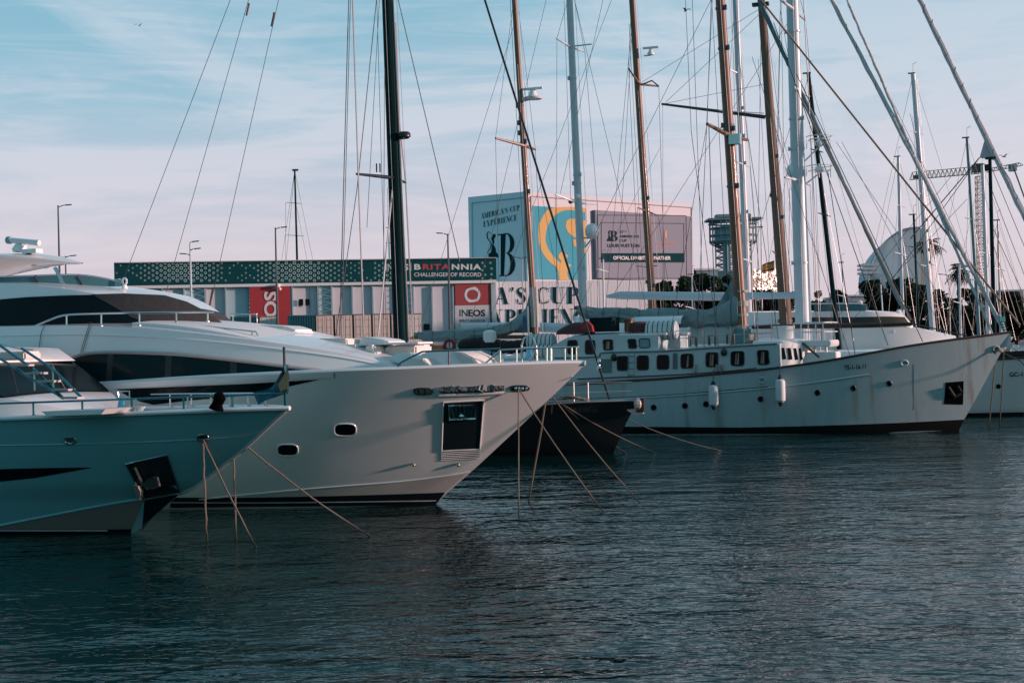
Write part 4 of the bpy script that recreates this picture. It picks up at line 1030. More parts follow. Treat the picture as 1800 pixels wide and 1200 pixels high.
# ------------------------------------------------------------------ white motor yacht
def white_yacht():
    fr = Fr(765, 886, 22)
    stem = [fr.ctr(x, y) for x, y in ((765, 886), (795, 858), (835, 823), (880, 781), (940, 725), (985, 683), (1031, 638))]
    xs = interp([(p.z, p.x) for p in stem]+[(-1, stem[0].x-1.5)])
    W = hullW(xs, 2.9, 3.75, 3.6, 11, 2.0, .7, Ld=8.8)
    tip = stem[-1]
    zs, xa, xb = fr.zf([(-60, 690), (60, 682), (180, 675), (330, 665), (450, 659), (590, 652.5), (720, 648), (860, 642.5), (960, 639), (1018, 637.5)], W)
    zsh = lambda x: zs(x) if x < xb else lerp(zs(xb), tip.z, min(1, (x-xb)/max(tip.x-xb, .01)))
    e = empty('motor_yacht', fr.M, 'large white motor yacht with two oval portholes and a black anchor plate', 'motor yacht')
    o, edge = make_hull(W, xs, zsh, 30, HULLW, e)
    make_deck(W, edge, WHITE2, e, dz=.35, inset=.14)
    MB().tube([V((x-.03, -max(0, y-.07), z)) for x, y, z in edge], .065, 8, flat=1).build('bulwark_cap', HULLW, e, smooth=True)
    MB().tube([V((x-.03, max(0, y-.07), z)) for x, y, z in edge], .065, 8, flat=1).build('bulwark_cap', HULLW, e, smooth=True)
    S = surf(fr, W, .012)
    # boot top, pale pin line, chine
    panel(surf(fr, W, .015), [(300, 874), (450, 874), (600, 871), (700, 868), (783, 865)], [(300, 892), (450, 890), (600, 889), (700, 888), (766, 887)], 30, 2).build('boot_stripe', NAVY, e, smooth=True)
    panel(surf(fr, W, .022), [(300, 882), (450, 882.5), (600, 881), (700, 879.5), (768, 878.6)], [(300, 883.3), (450, 884), (600, 882.8), (700, 881.2), (766, 880.5)], 30, 1).build('waterline_stripe', CREAM, e, smooth=True)
    side_strake(fr, W, [(350, 877), (430, 869), (560, 857), (700, 846), (790, 835), (824, 829)], .025, HULLW, e, 'chine', -.005)
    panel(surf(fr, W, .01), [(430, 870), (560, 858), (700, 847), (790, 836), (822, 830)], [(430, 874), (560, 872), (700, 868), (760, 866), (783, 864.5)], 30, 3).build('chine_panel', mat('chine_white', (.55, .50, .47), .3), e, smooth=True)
    # anchor plate with recessed window and ribs
    pk = quad([(780, 707), (851, 703), (844, 789), (777, 792)])
    patch(surf(fr, W, .02), pk).build('anchor_plate', mat('plate_black', (.012, .022, .026), .22), e)
    ring(surf(fr, W, .02), pk, .02, 'plate_frame', HULLW, e)
    aw = quad([(791, 713), (836, 712), (838, 735), (793, 737)]); patch(surf(fr, W, .05), aw, 2).build('anchor_window', mat('pocket_teal', (.05, .11, .13), .15, .4), e)
    ring(surf(fr, W, .07), aw, .025, 'window_frame', CHROME, e)
    b = MB(); S6 = surf(fr, W, .08); b.tube([S6(811, 713), S6(811, 736)], .025, 5).tube([S6(818, 713), S6(818, 736)], .022, 5).ball(S6(813, 731), .07, 6, 4)
    b.tube([S6(795, 717), S6(800, 733)], .02, 5).tube([S6(833, 716), S6(828, 732)], .02, 5); b.build('anchor', CHROME, e)
    for k in range(5):
        y0 = 792.5+k*3.1; panel(surf(fr, W, .02), [(777, y0+1), (844, y0-2.2)], [(777, y0+2.3), (844, y0-.9)], 8, 1).build('vent_rib', DARK, e)
        side_strake(fr, W, [(776, y0+3.2), (843.5, y0+.0)], .015, HULLW, e, 'vent_rib', .015)
    # three light oval port
    def ovalport(cx, cy, rx, ry, n, col, pw=3.2):
        ol = oval(cx, cy, rx, ry, 28, pw); o_ = patch(surf(fr, W, .012), ol, 2).build('porthole', col, e); ring(surf(fr, W, .01), ol, .02, 'porthole_rim', n, o_)
        return o_
    ovalport(607, 755, 19, 10.5, HULLW, GLASS); ovalport(506, 790.5, 18, 10, HULLW, GLASS)
    p_ = ovalport(744, 687.5, 16, 5.3, DARK, mat('lamp_pink', (.45, .36, .36), .2, .3)); b = MB(); S3 = surf(fr, W, .03)
    b.tube([S3(737.5, 683), S3(737.5, 692)], .035, 5).tube([S3(749.5, 683), S3(749.5, 692)], .035, 5); b.build('porthole_divider', DARK, p_)
    h_ = ovalport(914, 682, 16, 4.4, DARK, mat('hawse_teal', (.03, .08, .1), .2, .6)); b = MB()
    for x in (907, 913, 919, 926): b.ball(S3(x, 682.5), .045, 6, 4)
    b.build('hawse_roller', CHROME, h_)
    # long recess with polished gear
    rc = quad([(772, 681), (887, 677.5), (886, 689), (773, 693)]); patch(surf(fr, W, .012), rc, 2).build('side_recess', mat('recess_grey', (.10, .14, .15), .4), e)
    side_strake(fr, W, [(772, 682), (772, 692), (778, 693.6), (840, 692), (886, 689.4)], .045, HULLW, e, 'recess_lip', .0)
    b = MB(); random.seed(3)
    for k in range(16):
        x = 776+k*7; p = surf(fr, W, .04)(x, 684.5-k*.2+random.uniform(-1, 1)); b.box(p, (random.uniform(.05, .16), .08, random.uniform(.04, .13)), rz=random.random(), ry=random.random()*.6)
    b.tube([surf(fr, W, .06)(776, 688), surf(fr, W, .06)(884, 684.6)], .03, 6); b.build('winch_gear', mat('gear_grey', (.12, .14, .15), .4, .5), e)
    b = MB(); 
    for x, y in ((729, 816), (807, 816)): p = S(x, y); b.ball(p+V((0, -.05, 0)), .05, 8, 5)
    b.build('drain_spout', STEEL, e)
    side_strake(fr, W, [(849, 702), (872, 694), (900, 686)], .012, HULLW, e, 'panel_seam', .0)
    MB().tube([S(588, 655), S(588, 664)], .008, 4).build('panel_seam', DARK, e)
    # dark recess and window below the white belt, belt itself
    panel(surf(fr, W, .012), [(205, 684), (300, 680), (420, 675), (500, 670.5), (560, 667)], [(215, 690), (240, 704), (270, 711), (330, 704), (430, 695), (500, 681), (560, 667.5)], 30, 4).build('hull_window', GLASS, e, smooth=True)
    panel(surf(fr, W, .05), [(-20, 684), (100, 679), (180, 674.5), (330, 665.5), (450, 659.5), (588, 653.5)], [(-20, 694), (100, 688), (180, 684.5), (330, 675.5), (450, 668.5), (588, 663.5)], 30, 2).build('belt', HULLW, e, smooth=True)
    # main superstructure
    W1 = lambda x, z: max(.5, min(3.35, 3.35*(1-max(0, (x-xn+9.5)/10.5)**2.2)))*(1-.02*max(0, z-3.4))
    xn = fr.side(728, 650, 1.2).x
    bot = lambda x: zsh(x)-.45
    top1, _, xf1 = fr.zf([(-80, 575), (0, 574), (120, 572), (175, 573), (240, 576), (330, 584), (450, 598), (560, 614), (640, 629), (690, 641), (725, 650)], W1, 3)
    house(bot, top1, W1, -22, xf1+.1, WHITE, e, .12, 60, 'superstructure', rows=8)
    panel(surf(fr, W1, .015), [(98, 645), (118, 634), (150, 623), (190, 620), (250, 621), (330, 625), (450, 638), (571, 652)], [(104, 650), (125, 664), (145, 671.5), (190, 670), (300, 667), (400, 660), (500, 656), (571, 653.5)], 40, 5).build('window', GLASS2, e, smooth=True)
    for x0, x1, d in ((190, 200, -3), (292, 303, -2), (405, 417, 0)):
        t0 = interp([(98, 645), (150, 623), (190, 620), (250, 621), (330, 625), (450, 638), (571, 652)]); b0 = interp([(104, 650), (145, 671), (190, 670), (300, 667), (400, 660), (500, 656)])
        panel(surf(fr, W1, .02), [(x0, t0(x0)+1), (x1, t0(x1)+1)], [(x0+d, b0(x0)), (x1+d, b0(x1))], 3, 3).build('window_mullion', DARK, e)
    side_strake(fr, W1, [(96, 645), (118, 633), (150, 622), (190, 619), (250, 620), (330, 624), (450, 637), (571, 651.5)], .05, mat('eyebrow', (.40, .36, .35), .4), e, 'eyebrow', .02)
    side_strake(fr, W1, [(0, 590), (150, 588), (330, 596), (480, 612), (600, 628), (690, 645)], .03, WHITE, e, 'moulding', .0)
    # raised foredeck trunk catching the sun
    W2 = lambda x, z: max(.4, min(2.6, 2.6*(1-max(0, (x-xt+7)/8.5)**2.4)))
    xt = fr.side(738, 645, .3, 0, 1).x
    top2, _, xf2 = fr.zf([(x, y, .7) for x, y in ((200, 564), (230, 566), (320, 567), (426, 569), (500, 577), (555, 588), (610, 602), (660, 616), (700, 631), (735, 645))], W2, 3)
    house(lambda x: min(top1(x), top2(x))-.3, top2, W2, fr.side(232, 566, 2.6).x, xf2, WHITE2, e, .10, 40, 'foredeck_trunk')
    # wheelhouse with wrapped windscreen
    W3 = lambda x, z: max(.25, min(2.85, 2.85*(1-max(0, (x-xw+5.5)/6.6)**2.3)))*(1-.06*max(0, z-4.6))
    xw = fr.side(397, 568, .3, 0, 1).x
    top3, _, xf3 = fr.zf([(x, y+1.5, .6) for x, y in ((-60, 504), (60, 503), (130, 503), (210, 505), (290, 516), (330, 529), (360, 545), (385, 561), (394, 567))], W3, 3)
    house(lambda x: top1(x)-.2, top3, W3, -22, xf3-.05, WHITE, e, .12, 50, 'wheelhouse', rows=8)
    panel(surf(fr, W3, .02), [(-10, 527), (50, 522), (120, 519), (165, 518)], [(-10, 575), (60, 574), (120, 572), (250, 567)], 24, 5).build('window', GLASS, e, smooth=True)
    panel(surf(fr, W3, .03), [(162, 517), (220, 515.5), (290, 518.5), (330, 530), (360, 545.5), (392, 567)], [(240, 560), (260, 567), (300, 567), (340, 567), (370, 567), (392, 567.5)], 30, 6).build('windscreen_cover', COVER, e, smooth=True)
    xc = fr.side(268, 540, W3).x
    house(lambda x: top1(x)+.02, lambda x: top3(x)+.015, lambda x, z: W3(x, z)+.03, xc, xf3-.02, COVER, e, .12, 30, 'windscreen_cover', rows=8)
    panel(surf(fr, W3, .025), [(162, 517), (170, 530), (200, 545), (240, 560)], [(160, 519), (165, 560), (220, 567), (262, 567)], 16, 4).build('windscreen', GLASS, e, smooth=True)
    # flybridge screen
    W4 = lambda x, z: max(.25, min(2.4, 2.4*(1-max(0, (x-xq+4)/4.8)**2.3)))
    xq = fr.side(215, 503, .2, 0, 1).x
    top4, _, xf4 = fr.zf([(x, y, .4) for x, y in ((-60, 487), (0, 486), (60, 484), (110, 482.5), (150, 483.5), (190, 490), (213, 497))], W4, 3)
    house(lambda x: top3(x)-.1, lambda x: top4(x)-.42, W4, -18, xf4, WHITE2, e, .02, 20, 'flybridge_floor')
    panel(surf(fr, W4, .0), [(-40, 487), (0, 486), (60, 484), (110, 482.5), (150, 483.5), (190, 490), (213, 497)], [(-40, 507), (0, 506), (60, 503), (110, 501), (150, 502), (190, 503.5), (213, 503.5)], 30, 3).build('flybridge_screen', mat('screen_teal', (.05, .14, .17), .1), e, smooth=True)
    m_ = MB(); sv = [fr.side(x, y, W4, 0) for x, y in smooth([(-40, 487), (0, 486), (60, 484), (110, 482.5), (150, 483.5), (190, 490), (213, 497)], 4)]
    m_.tube(sv, .02, 5); m_.tube([V((p.x, -p.y, p.z)) for p in sv if p.x < xf4-.9], .02, 5); m_.build('screen_frame', STEEL, e)
    sv = [p for p in sv if p.x < xf4-.9]; MB().grid([[V((p.x, -p.y, p.z)) for p in sv], [V((p.x, -p.y, p.z-.45)) for p in sv]]).build('flybridge_screen', mat('screen_teal', (.05, .14, .17)), e)
    for x in (62, 137): MB().tube([fr.side(x, 486, W4, .02), fr.side(x+10, 502, W4, .02)], .025, 4).build('screen_post', DARK, e)
    MB().tube([fr.side(97, 471, 1.9), fr.side(112, 501, 2.1)], .05, 8).build('hardtop_strut', STEEL, e, smooth=True)
    # hardtop: wide thin wing seen from below
    xh = fr.side(137, 462, .2).x
    Wh = lambda x, z=0: max(.03, min(2.35, 2.35*(1-max(0, (x-xh+5.0)/5.0)**2.0)))
    zt_, _, _ = fr.zf([(-80, 447), (0, 448), (60, 452), (110, 458), (136, 462)], lambda x, z: Wh(x), 3)
    rows = []
    for i in range(31):
        x = lerp(-20, xh, i/30); z = zt_(x); wv = Wh(x); kk = min(1, .1+(xh-x)/1.5); th = .02+.55*min(1, (xh-x)/4.5); rg = []
        for k in range(13): t = 2*k/12-1; rg.append(V((x, wv*t, z+.10*kk*(1-t*t))))
        for k in range(13): t = 1-2*k/12; rg.append(V((x, wv*t*.97, z-.05*kk-(th)*(1-t**4))))
        rows.append(rg)
    MB().grid(rows, True).build('hardtop', WHITE, e, smooth=True, merge=True)
    b = MB()
    for x, y in ((60, 461), (80, 462), (98, 463)): 
        p = fr.side(x, y+1, 1.2); b.ball(V((p.x, -1.2, zt_(p.x)-.22)), .09, 8, 4, .4)
    b.build('downlight', STEEL, e)
    # horn light at the front of the flybridge
    c = fr.side(219, 502, .5); MB().lathe(c, [(.09, -.1), (.07, 0), (.03, .04)], 10).build('searchlight_base', WHITE, e)
    MB().tube([c+V((.075*math.cos(a), 0, .12+.09*math.sin(a))) for a in [k*math.pi/6 for k in range(13)]], .03, 8, False).build('searchlight', WHITE, e, smooth=True)
    # radar scanner on the hardtop
    c = fr.side(45, 447, .6); zc = zt_(c.x)+.1; c = V((c.x, -.6, zc))
    MB().box(c+V((.25, 0, .04)), (.5, .3, .12)).box(c+V((-.1, 0, .12)), (.12, .2, .2)).lathe(c+V((-.25, 0, .02)), [(.0, .0), (.16, .02), (.19, .12), (.13, .2), (.08, .26), (0, .27)], 10).build('radar_base', WHITE, e, smooth=True)
    a_, b_ = fr.side(14, 422, .6), fr.side(69, 427, .6); 
    MB().tube([V((a_.x, -.6, a_.z)), V((b_.x, -.6, b_.z))], .085, 8, flat=1).build('radar_scanner', WHITE, e, smooth=True)
    MB().tube([V((a_.x-.02, -.6, a_.z)), V((a_.x+.12, -.6, a_.z-.01))], .11, 8).build('scanner_end', mat('block_teal', (.2, .35, .4)), e)
    MB().tube([c+V((-.25, 0, .2)), c+V((-.25, 0, .34))], .06, 6).build('radar_post', WHITE, e)
    # rails beside the wheelhouse and on the trunk
    W1r = lambda x, z: W1(x, z)-.12
    yb = interp([(52, 576), (100, 575), (245, 573), (310, 567), (365, 566)])
    Tp = [fr.side(x, y, W1r) for x, y in smooth([(55, 576), (66, 571), (90, 561), (112, 554), (150, 551.5), (220, 550), (310, 549), (376, 548.5)], 3)]
    rail(e, Tp, [(fr.side(x, yb(x), W1r), fr.side(x, {117: 554, 178: 551, 245: 550, 310: 549, 365: 549}[x], W1r)) for x in (117, 178, 245, 310, 365)], .026)
    b = MB(); b.tube([fr.side(x, y, 1.9) for x, y in ((291, 573), (292, 569), (300, 568), (370, 574), (450, 583), (453, 590))], .02, 6)
    for x, y in ((300, 568), (370, 574), (443, 582)): b.tube([fr.side(x, y, 1.9), fr.side(x, y+7, 1.9)], .018, 5)
    b.build('grab_rail', STEEL, e, smooth=True)
    b = MB(); b.tube([fr.side(x, y, 2.4, 0, 1) for x, y in ((404, 552), (452, 552), (452, 568))], .022, 5)
    for x in (410, 440, 452): b.tube([fr.side(x, 552, 2.4, 0, 1), fr.side(x, 572, 2.4, 0, 1)], .02, 5)
    b.build('grab_rail', STEEL, e)
    # ties over the side
    for pts in (((82, 566), (74, 585), (68, 628)), ((160, 566), (150, 596), (143, 622)), ((163, 566), (155, 590), (146, 622))):
        MB().tube([fr.side(x, y, W1, .04) for x, y in pts], .009, 5).build('tie_line', ROPED, e)
    # seats, cushions, table on the foredeck
    def pad(pts, y0, dpt, m, nm='seat', bev=.05):
        q = [fr.ctr(x, y, y0) for x, y in pts]; mb = MB().prism(q, (0, dpt, 0)); return mb.build(nm, m, e, bevel=bev, smooth=True)
    pad([(430, 578), (436, 570), (500, 573), (520, 580), (520, 590), (440, 586)], .3, 1.0, WHITE2, 'sun_pad')
    pad([(554, 604), (556, 594.5), (608, 595), (611, 600), (610, 612), (556, 609)], -.3, 1.3, CREAM, 'sun_pad')
    pad([(548, 608), (550, 604), (625, 606), (628, 611), (628, 616), (552, 611)], -.6, .9, CREAM, 'sun_pad')
    pad([(630, 612), (631, 593), (640, 592), (676, 597), (684, 602), (684, 618), (632, 618)], .2, 1.1, WHITE2, 'seat')
    pad([(640, 622), (642, 605), (655, 606), (662, 618), (662, 626)], -.7, .6, CREAM, 'seat_back')
    pad([(672, 627), (676, 608), (700, 605), (731, 606), (731, 630), (690, 634)], -.2, 1.0, CREAM, 'seat')
    pad([(684, 634), (690, 621), (722, 620), (734, 627), (734, 640), (700, 640)], -1.0, .7, WHITE2, 'seat')
    pad([(698, 652), (706, 637), (718, 630), (744, 630), (752, 640), (758, 650), (758, 654)], -1.75, 1.3, CREAM, 'seat', .08)
    pad([(722, 645), (728, 632), (745, 619), (792, 618), (806, 619), (815, 632), (822, 646), (822, 652), (735, 652)], -1.2, 1.6, WHITE, 'bow_seat', .10)
    pad([(793, 618), (812, 619), (832, 629), (843, 643), (845, 648), (822, 648), (806, 632)], -1.3, 1.3, CREAM, 'seat_back', .05)
    tb = [fr.ctr(x, y, -.4) for x, y in ((633, 604), (736, 603.5))]
    MB().box((tb[0]+tb[1])/2+V((0, .4, 0)), ((tb[1]-tb[0]).length, .9, .05)).build('table_top', WHITE2, e)
    for x in (671, 731): p = fr.ctr(x, 604, 0); MB().box(p+V((0, 0, -.22)), (.09, .09, .42)).build('table_leg', DARK, e)
    # bow rail
    Wr = lambda x, z: max(.03, W(x, z)-.10)
    dkp = lambda x: fr.side(x, zrow(x), Wr)
    zrow = interp([(590, 652), (720, 647), (860, 642), (960, 638.5), (1010, 637)])
    Tp = [fr.side(x, y, Wr) for x, y in smooth([(700, 647), (701, 640), (710, 634), (738, 620), (748, 617.5), (790, 616), (860, 613.5), (880, 612.5)], 3)]
    MB().tube(Tp, .024, 7).build('railing', mat('rail_teal', (.05, .2, .25), .25, .7), e, smooth=True)
    for x, y in ((789, 616),): MB().tube([dkp(x), fr.side(x, y, Wr)], .022, 6).build('stanchion', DARK, e)
    Tp = [fr.side(x, y, Wr) for x, y in ((850, 641), (880, 615), (930, 612.5), (1000, 610.5), (1012, 610))]
    mid = [V((p.x, -p.y, p.z)) for p in Tp]
    rail(e, Tp, [(dkp(x), fr.side(x, y, Wr)) for x, y in ((879, 615), (908, 613.5), (961, 611.5), (968, 611.5), (1005, 610))], .024)
    rail(e, mid, [(V((p.x, -p.y, p.z)), V((q.x, -q.y, q.z))) for p, q in [(dkp(x), fr.side(x, y, Wr)) for x, y in ((879, 615), (925, 613), (968, 611.5), (1005, 610))]], .022)
    c = fr.ctr(930, 625, 0); bell(e, c+V((0, 0, -.06)), .26)
    b = MB(); b.tube([c+V((-.2, 0, -.5)), c+V((-.2, 0, .25)), c+V((-.12, 0, .45)), c+V((0, 0, .52)), c+V((.12, 0, .45)), c+V((.2, 0, .25)), c+V((.2, 0, -.5))], .025, 6).tube([c+V((-.2, 0, .2)), c+V((.2, 0, .2))], .03, 5).tube([c+V((0, 0, .5)), c+V((0, 0, 1.25))], .02, 5)
    b.build('bell_frame', STEEL, e)
    b = MB(); random.seed(9)
    for k in range(7): b.box(fr.ctr(855+k*4, 639-random.random()*3, -.4+.1*k), (.12, .15, .16), rz=k)
    b.build('windlass', STEEL, e)
    # ropes
    h = fr.M @ fr.side(912, 682, W, .04)
    rope_thing('mooring_rope', [h, onz(912, 914, -.1)], .022, ROPE, 'rope hanging straight down from the oval hawse of the large white bow', 'rope', 'mooring ropes', .004, 5)
    rope_thing('mooring_rope', [h, onz(1066, 907, -.1)], .022, ROPE, 'slanting rope from the oval hawse of the large white bow', 'rope', 'mooring ropes', .004, 6)
    f = fr.M @ fr.side(960, 708, W, .0)
    far = fr.M @ fr.side(970, 697, W, .05, 1)
    rope_thing('mooring_rope', [far, onz(1131, 890, -.1)], .022, ROPE, 'slanting rope furthest right from the far side of the large white bow', 'rope', 'mooring ropes', .004, 7)
    rope_thing('mooring_rope', [fr.M @ fr.side(958, 706, W, .05, 1), onz(928, 888, -.1)], .03, ROPE, 'thick rope leaning left from under the large white bow', 'rope', 'mooring ropes', .006, 8)
white_yacht()

# ------------------------------------------------------------------ masts and rigging
def spar(fr, a, b, w0, w1, y=0.0, ext=1.0):
    """centre line of a spar from picture point a to b in the plane y of the boat, and its radii from pixel widths"""
    A = fr.ctr(*a, y) if not isinstance(a, V) else a; B = fr.ctr(*b, y)
    d = (fr.M @ A).y/F; r0 = w0*d/2; B2 = A+(B-A)*ext; r1 = lerp(r0, w1*d/2, 1)
    return A, B2, r0, r1
def mast_part(fr, e, a, b, w0, w1, m, ext=1.0, z0=None, flat=1.0, n=10, name='mast', y=0.0):
    A, B, r0, r1 = spar(fr, a, b, w0, w1, y, ext)
    if z0 is not None:
        t = (A.z-z0)/(B.z-A.z); A0 = A-(B-A)*t; 
    else: A0 = A
    B1 = fr.ctr(*b, y)
    pts = [A0, A0.lerp(B1, .5), B1]; rs = [r0, (r0+r1)/2, r1]
    if ext > 1: pts.append(B); rs.append(r1*.8)
    o = MB().tube(pts, rs, n, flat=flat).build(name, m, e, smooth=True)
    if w0 > 9:
        # halyards down the mast and a few fitted bands
        T = pts[-1]
        for dx, dy, top in ((r0*1.5, -r0*.6, .98), (r0*.2, -r0*1.3, .7), (-r0*1.45, -.05, .86)):
            MB().tube([A0+V((dx*1.5, dy, .6)), A0.lerp(T, top)+V((dx*.75, dy*.7, 0))], .011, 4, False).build('halyard', WIREL if dx > 0 else WIRE, e)
        random.seed(int(a[0])); ax = (T-A0).normalized()
        for k in range(0 if m is CARB else 5):
            b_ = MB(); t = random.uniform(.1, .62); c_ = A0.lerp(T, t); rr = lerp(r0, r1, min(1, t*1.3))*1.09; b_.tube([c_-ax*.05, c_+ax*.05], rr, n, False)
            b_.box(c_+V((rr*random.choice((-1, 1)), -rr*.5, 0)), (.09, .12, .22))
            b_.build('mast_band', mat('band_grey', (.12, .13, .14), .6) if m in (WOODM, WOODG, CARB) else m, e, smooth=True)
    return A0, B, r0
def wire(fr, e, a, b, r=.014, ya=0.0, yb=0.0, m=None, name='stay', ext=1.0):
    A = a if isinstance(a, V) else fr.side(a[0], a[1], abs(ya), 0, -1 if ya <= 0 else 1); B = b if isinstance(b, V) else fr.side(b[0], b[1], abs(yb), 0, -1 if yb <= 0 else 1)
    B = A+(B-A)*ext
    return MB().tube([A, B], r, 5, False).build(name, m or WIRE, e)
def spreader(fr, e, c, l, r_, m, r=.04, yl=-1.0, yr=1.0, name='spreader'):
    """c, l, r_: picture points of the mast joint and both tips"""
    C_ = fr.ctr(*c)
    L = fr.side(l[0], l[1], abs(yl), 0, -1); Rr = fr.side(r_[0], r_[1], abs(yr), 0, 1)
    MB().tube([C_, L], [r*1.2, r*.7], 7).tube([C_, Rr], [r*1.2, r*.7], 7).build(name, m, e, smooth=True); return L, Rr
def radar(fr, e, c, s, up=True, m=None):
    """bracket, drum and scanner bar at a picture point"""
    m = m or WHITE; p = fr.ctr(*c)
    MB().tube([p+V((-s*.9, 0, -.05)), p+V((0, 0, -.05))], .05, 6).build('radar_bracket', m, e)
    MB().lathe(p, [(0, -.05), (s*.45, -.03), (s*.45, .07), (s*.25, .2), (s*.2, .34), (0, .35)], 12).build('radar_base', m, e, smooth=True)
    MB().box(p+V((0, 0, .42)), (s*2.0, .12, .13)).build('radar_scanner', m, e, bevel=.02)
def simple_boat(px, py, yaw, L, beam, free, m, label, name='sailing_yacht', cat='sailboat', group=None, deckh=.5, coach=True, O=None):
    fr = Fr(px, py, yaw, O)
    xs = interp([(-1, -1.2), (0, 0), (free*.6, 1.0), (free+.3, 2.0)])
    W = hullW(xs, beam*.42, beam*.5, free, L*.55, 2.0)
    zsh = lambda x: free*(.86+.14*max(0, min(1, (x+L*.6)/(L*.6)))**2)
    e = empty(name, fr.M, label, cat, group)
    o, edge = make_hull(W, xs, zsh, L, m, e, ns=30, nr=8)
    make_deck(W, edge, WHITE2, e, dz=.05, inset=.03)
    cap_rail(edge, DARK if m != BLACK else WHITE, e, .03)
    if coach: house(lambda x: free*.8, lambda x: free+.55*min(1, max(.05, (-2.2-x)/1.5)), lambda x, z: beam*.26, -L*.72, -2.4, WHITE, e, .1, 14, 'coachroof')
    panel_w = MB()
    if coach:
        for k in range(4): panel_w.box((-L*.32-k*1.2, -beam*.262, free+.22), (.8, .03, .18))
        panel_w.build('window', GLASS, e)
    return fr, e, W, zsh
def furled(fr, e, a, b, w, m, ext=1.0, name='furled_sail', y=0.0, seed=1):
    A = a if isinstance(a, V) else fr.ctr(*a, y); B = b if isinstance(b, V) else fr.ctr(*b, y); B = A+(B-A)*ext
    r = w*(fr.M @ A).y/F/2; random.seed(seed); n = 40
    pts = [A.lerp(B, k/n)+V((random.uniform(-.02, .02), 0, 0)) for k in range(n+1)]
    rs = [r*random.uniform(.85, 1.12)*(.4 if k in (0, n) else 1) for k in range(n+1)]
    MB().tube(pts, rs, 8).build(name, m, e, smooth=True)
    # spiral seam of the sun strip
    sp = []
    for k in range(300):
        t = k/299; c = A.lerp(B, t); an = t*2*math.pi*26; sp.append(c+V((math.cos(an)*r*.99, math.sin(an)*r*.99, 0)))
    MB().tube(sp, r*.12, 4, False).build('sail_seam', mat('seam_grey', (.22, .22, .25), .8), e)
def stowed_sail(fr, e, pts, radii, seed, m, name='stowed_sail', y=0.0):
    """lumpy bundle of cloth lashed along a boom"""
    random.seed(seed); sm = smooth([(a, b, r) for (a, b), r in zip(pts, radii)], 7); rows = []; d = None
    base = [fr.ctr(a, b, y) for a, b, r in sm]; k_ = (fr.M @ base[0]).y/F
    for i, (p, (a, b, r)) in enumerate(zip(base, sm)):
        rg = []; R_ = r*k_
        for j in range(20):
            an = 2*math.pi*j/20
            f = 1+.34*noise.noise(V((p.x*1.1, j*.7, seed)))+.22*noise.noise(V((p.x*3.2, j*1.3, seed+3)))+.06*math.sin(an*6+i*.5)+(.22+.25*noise.noise(V((p.x*.9, 0, seed+9))) if math.sin(an) < -.3 else 0)
            rg.append(p+V((0, math.cos(an)*min(R_*f*.8, .38), math.sin(an)*R_*f)))
        rows.append(rg)
    mb = MB().grid(rows, True); mb.f.append(tuple(range(20))); q = len(mb.v)-20; mb.f.append(tuple(q+k for k in range(20))); mb.build(name, m, e, smooth=True)
    lash = MB()
    for i in range(4, len(sm)-3, 6): lash.tube([rows[i][j % 20]*1.0+V((0, 0, 0)) for j in range(21)], .02, 4, False)
    lash.build('sail_tie', ROPED, e)

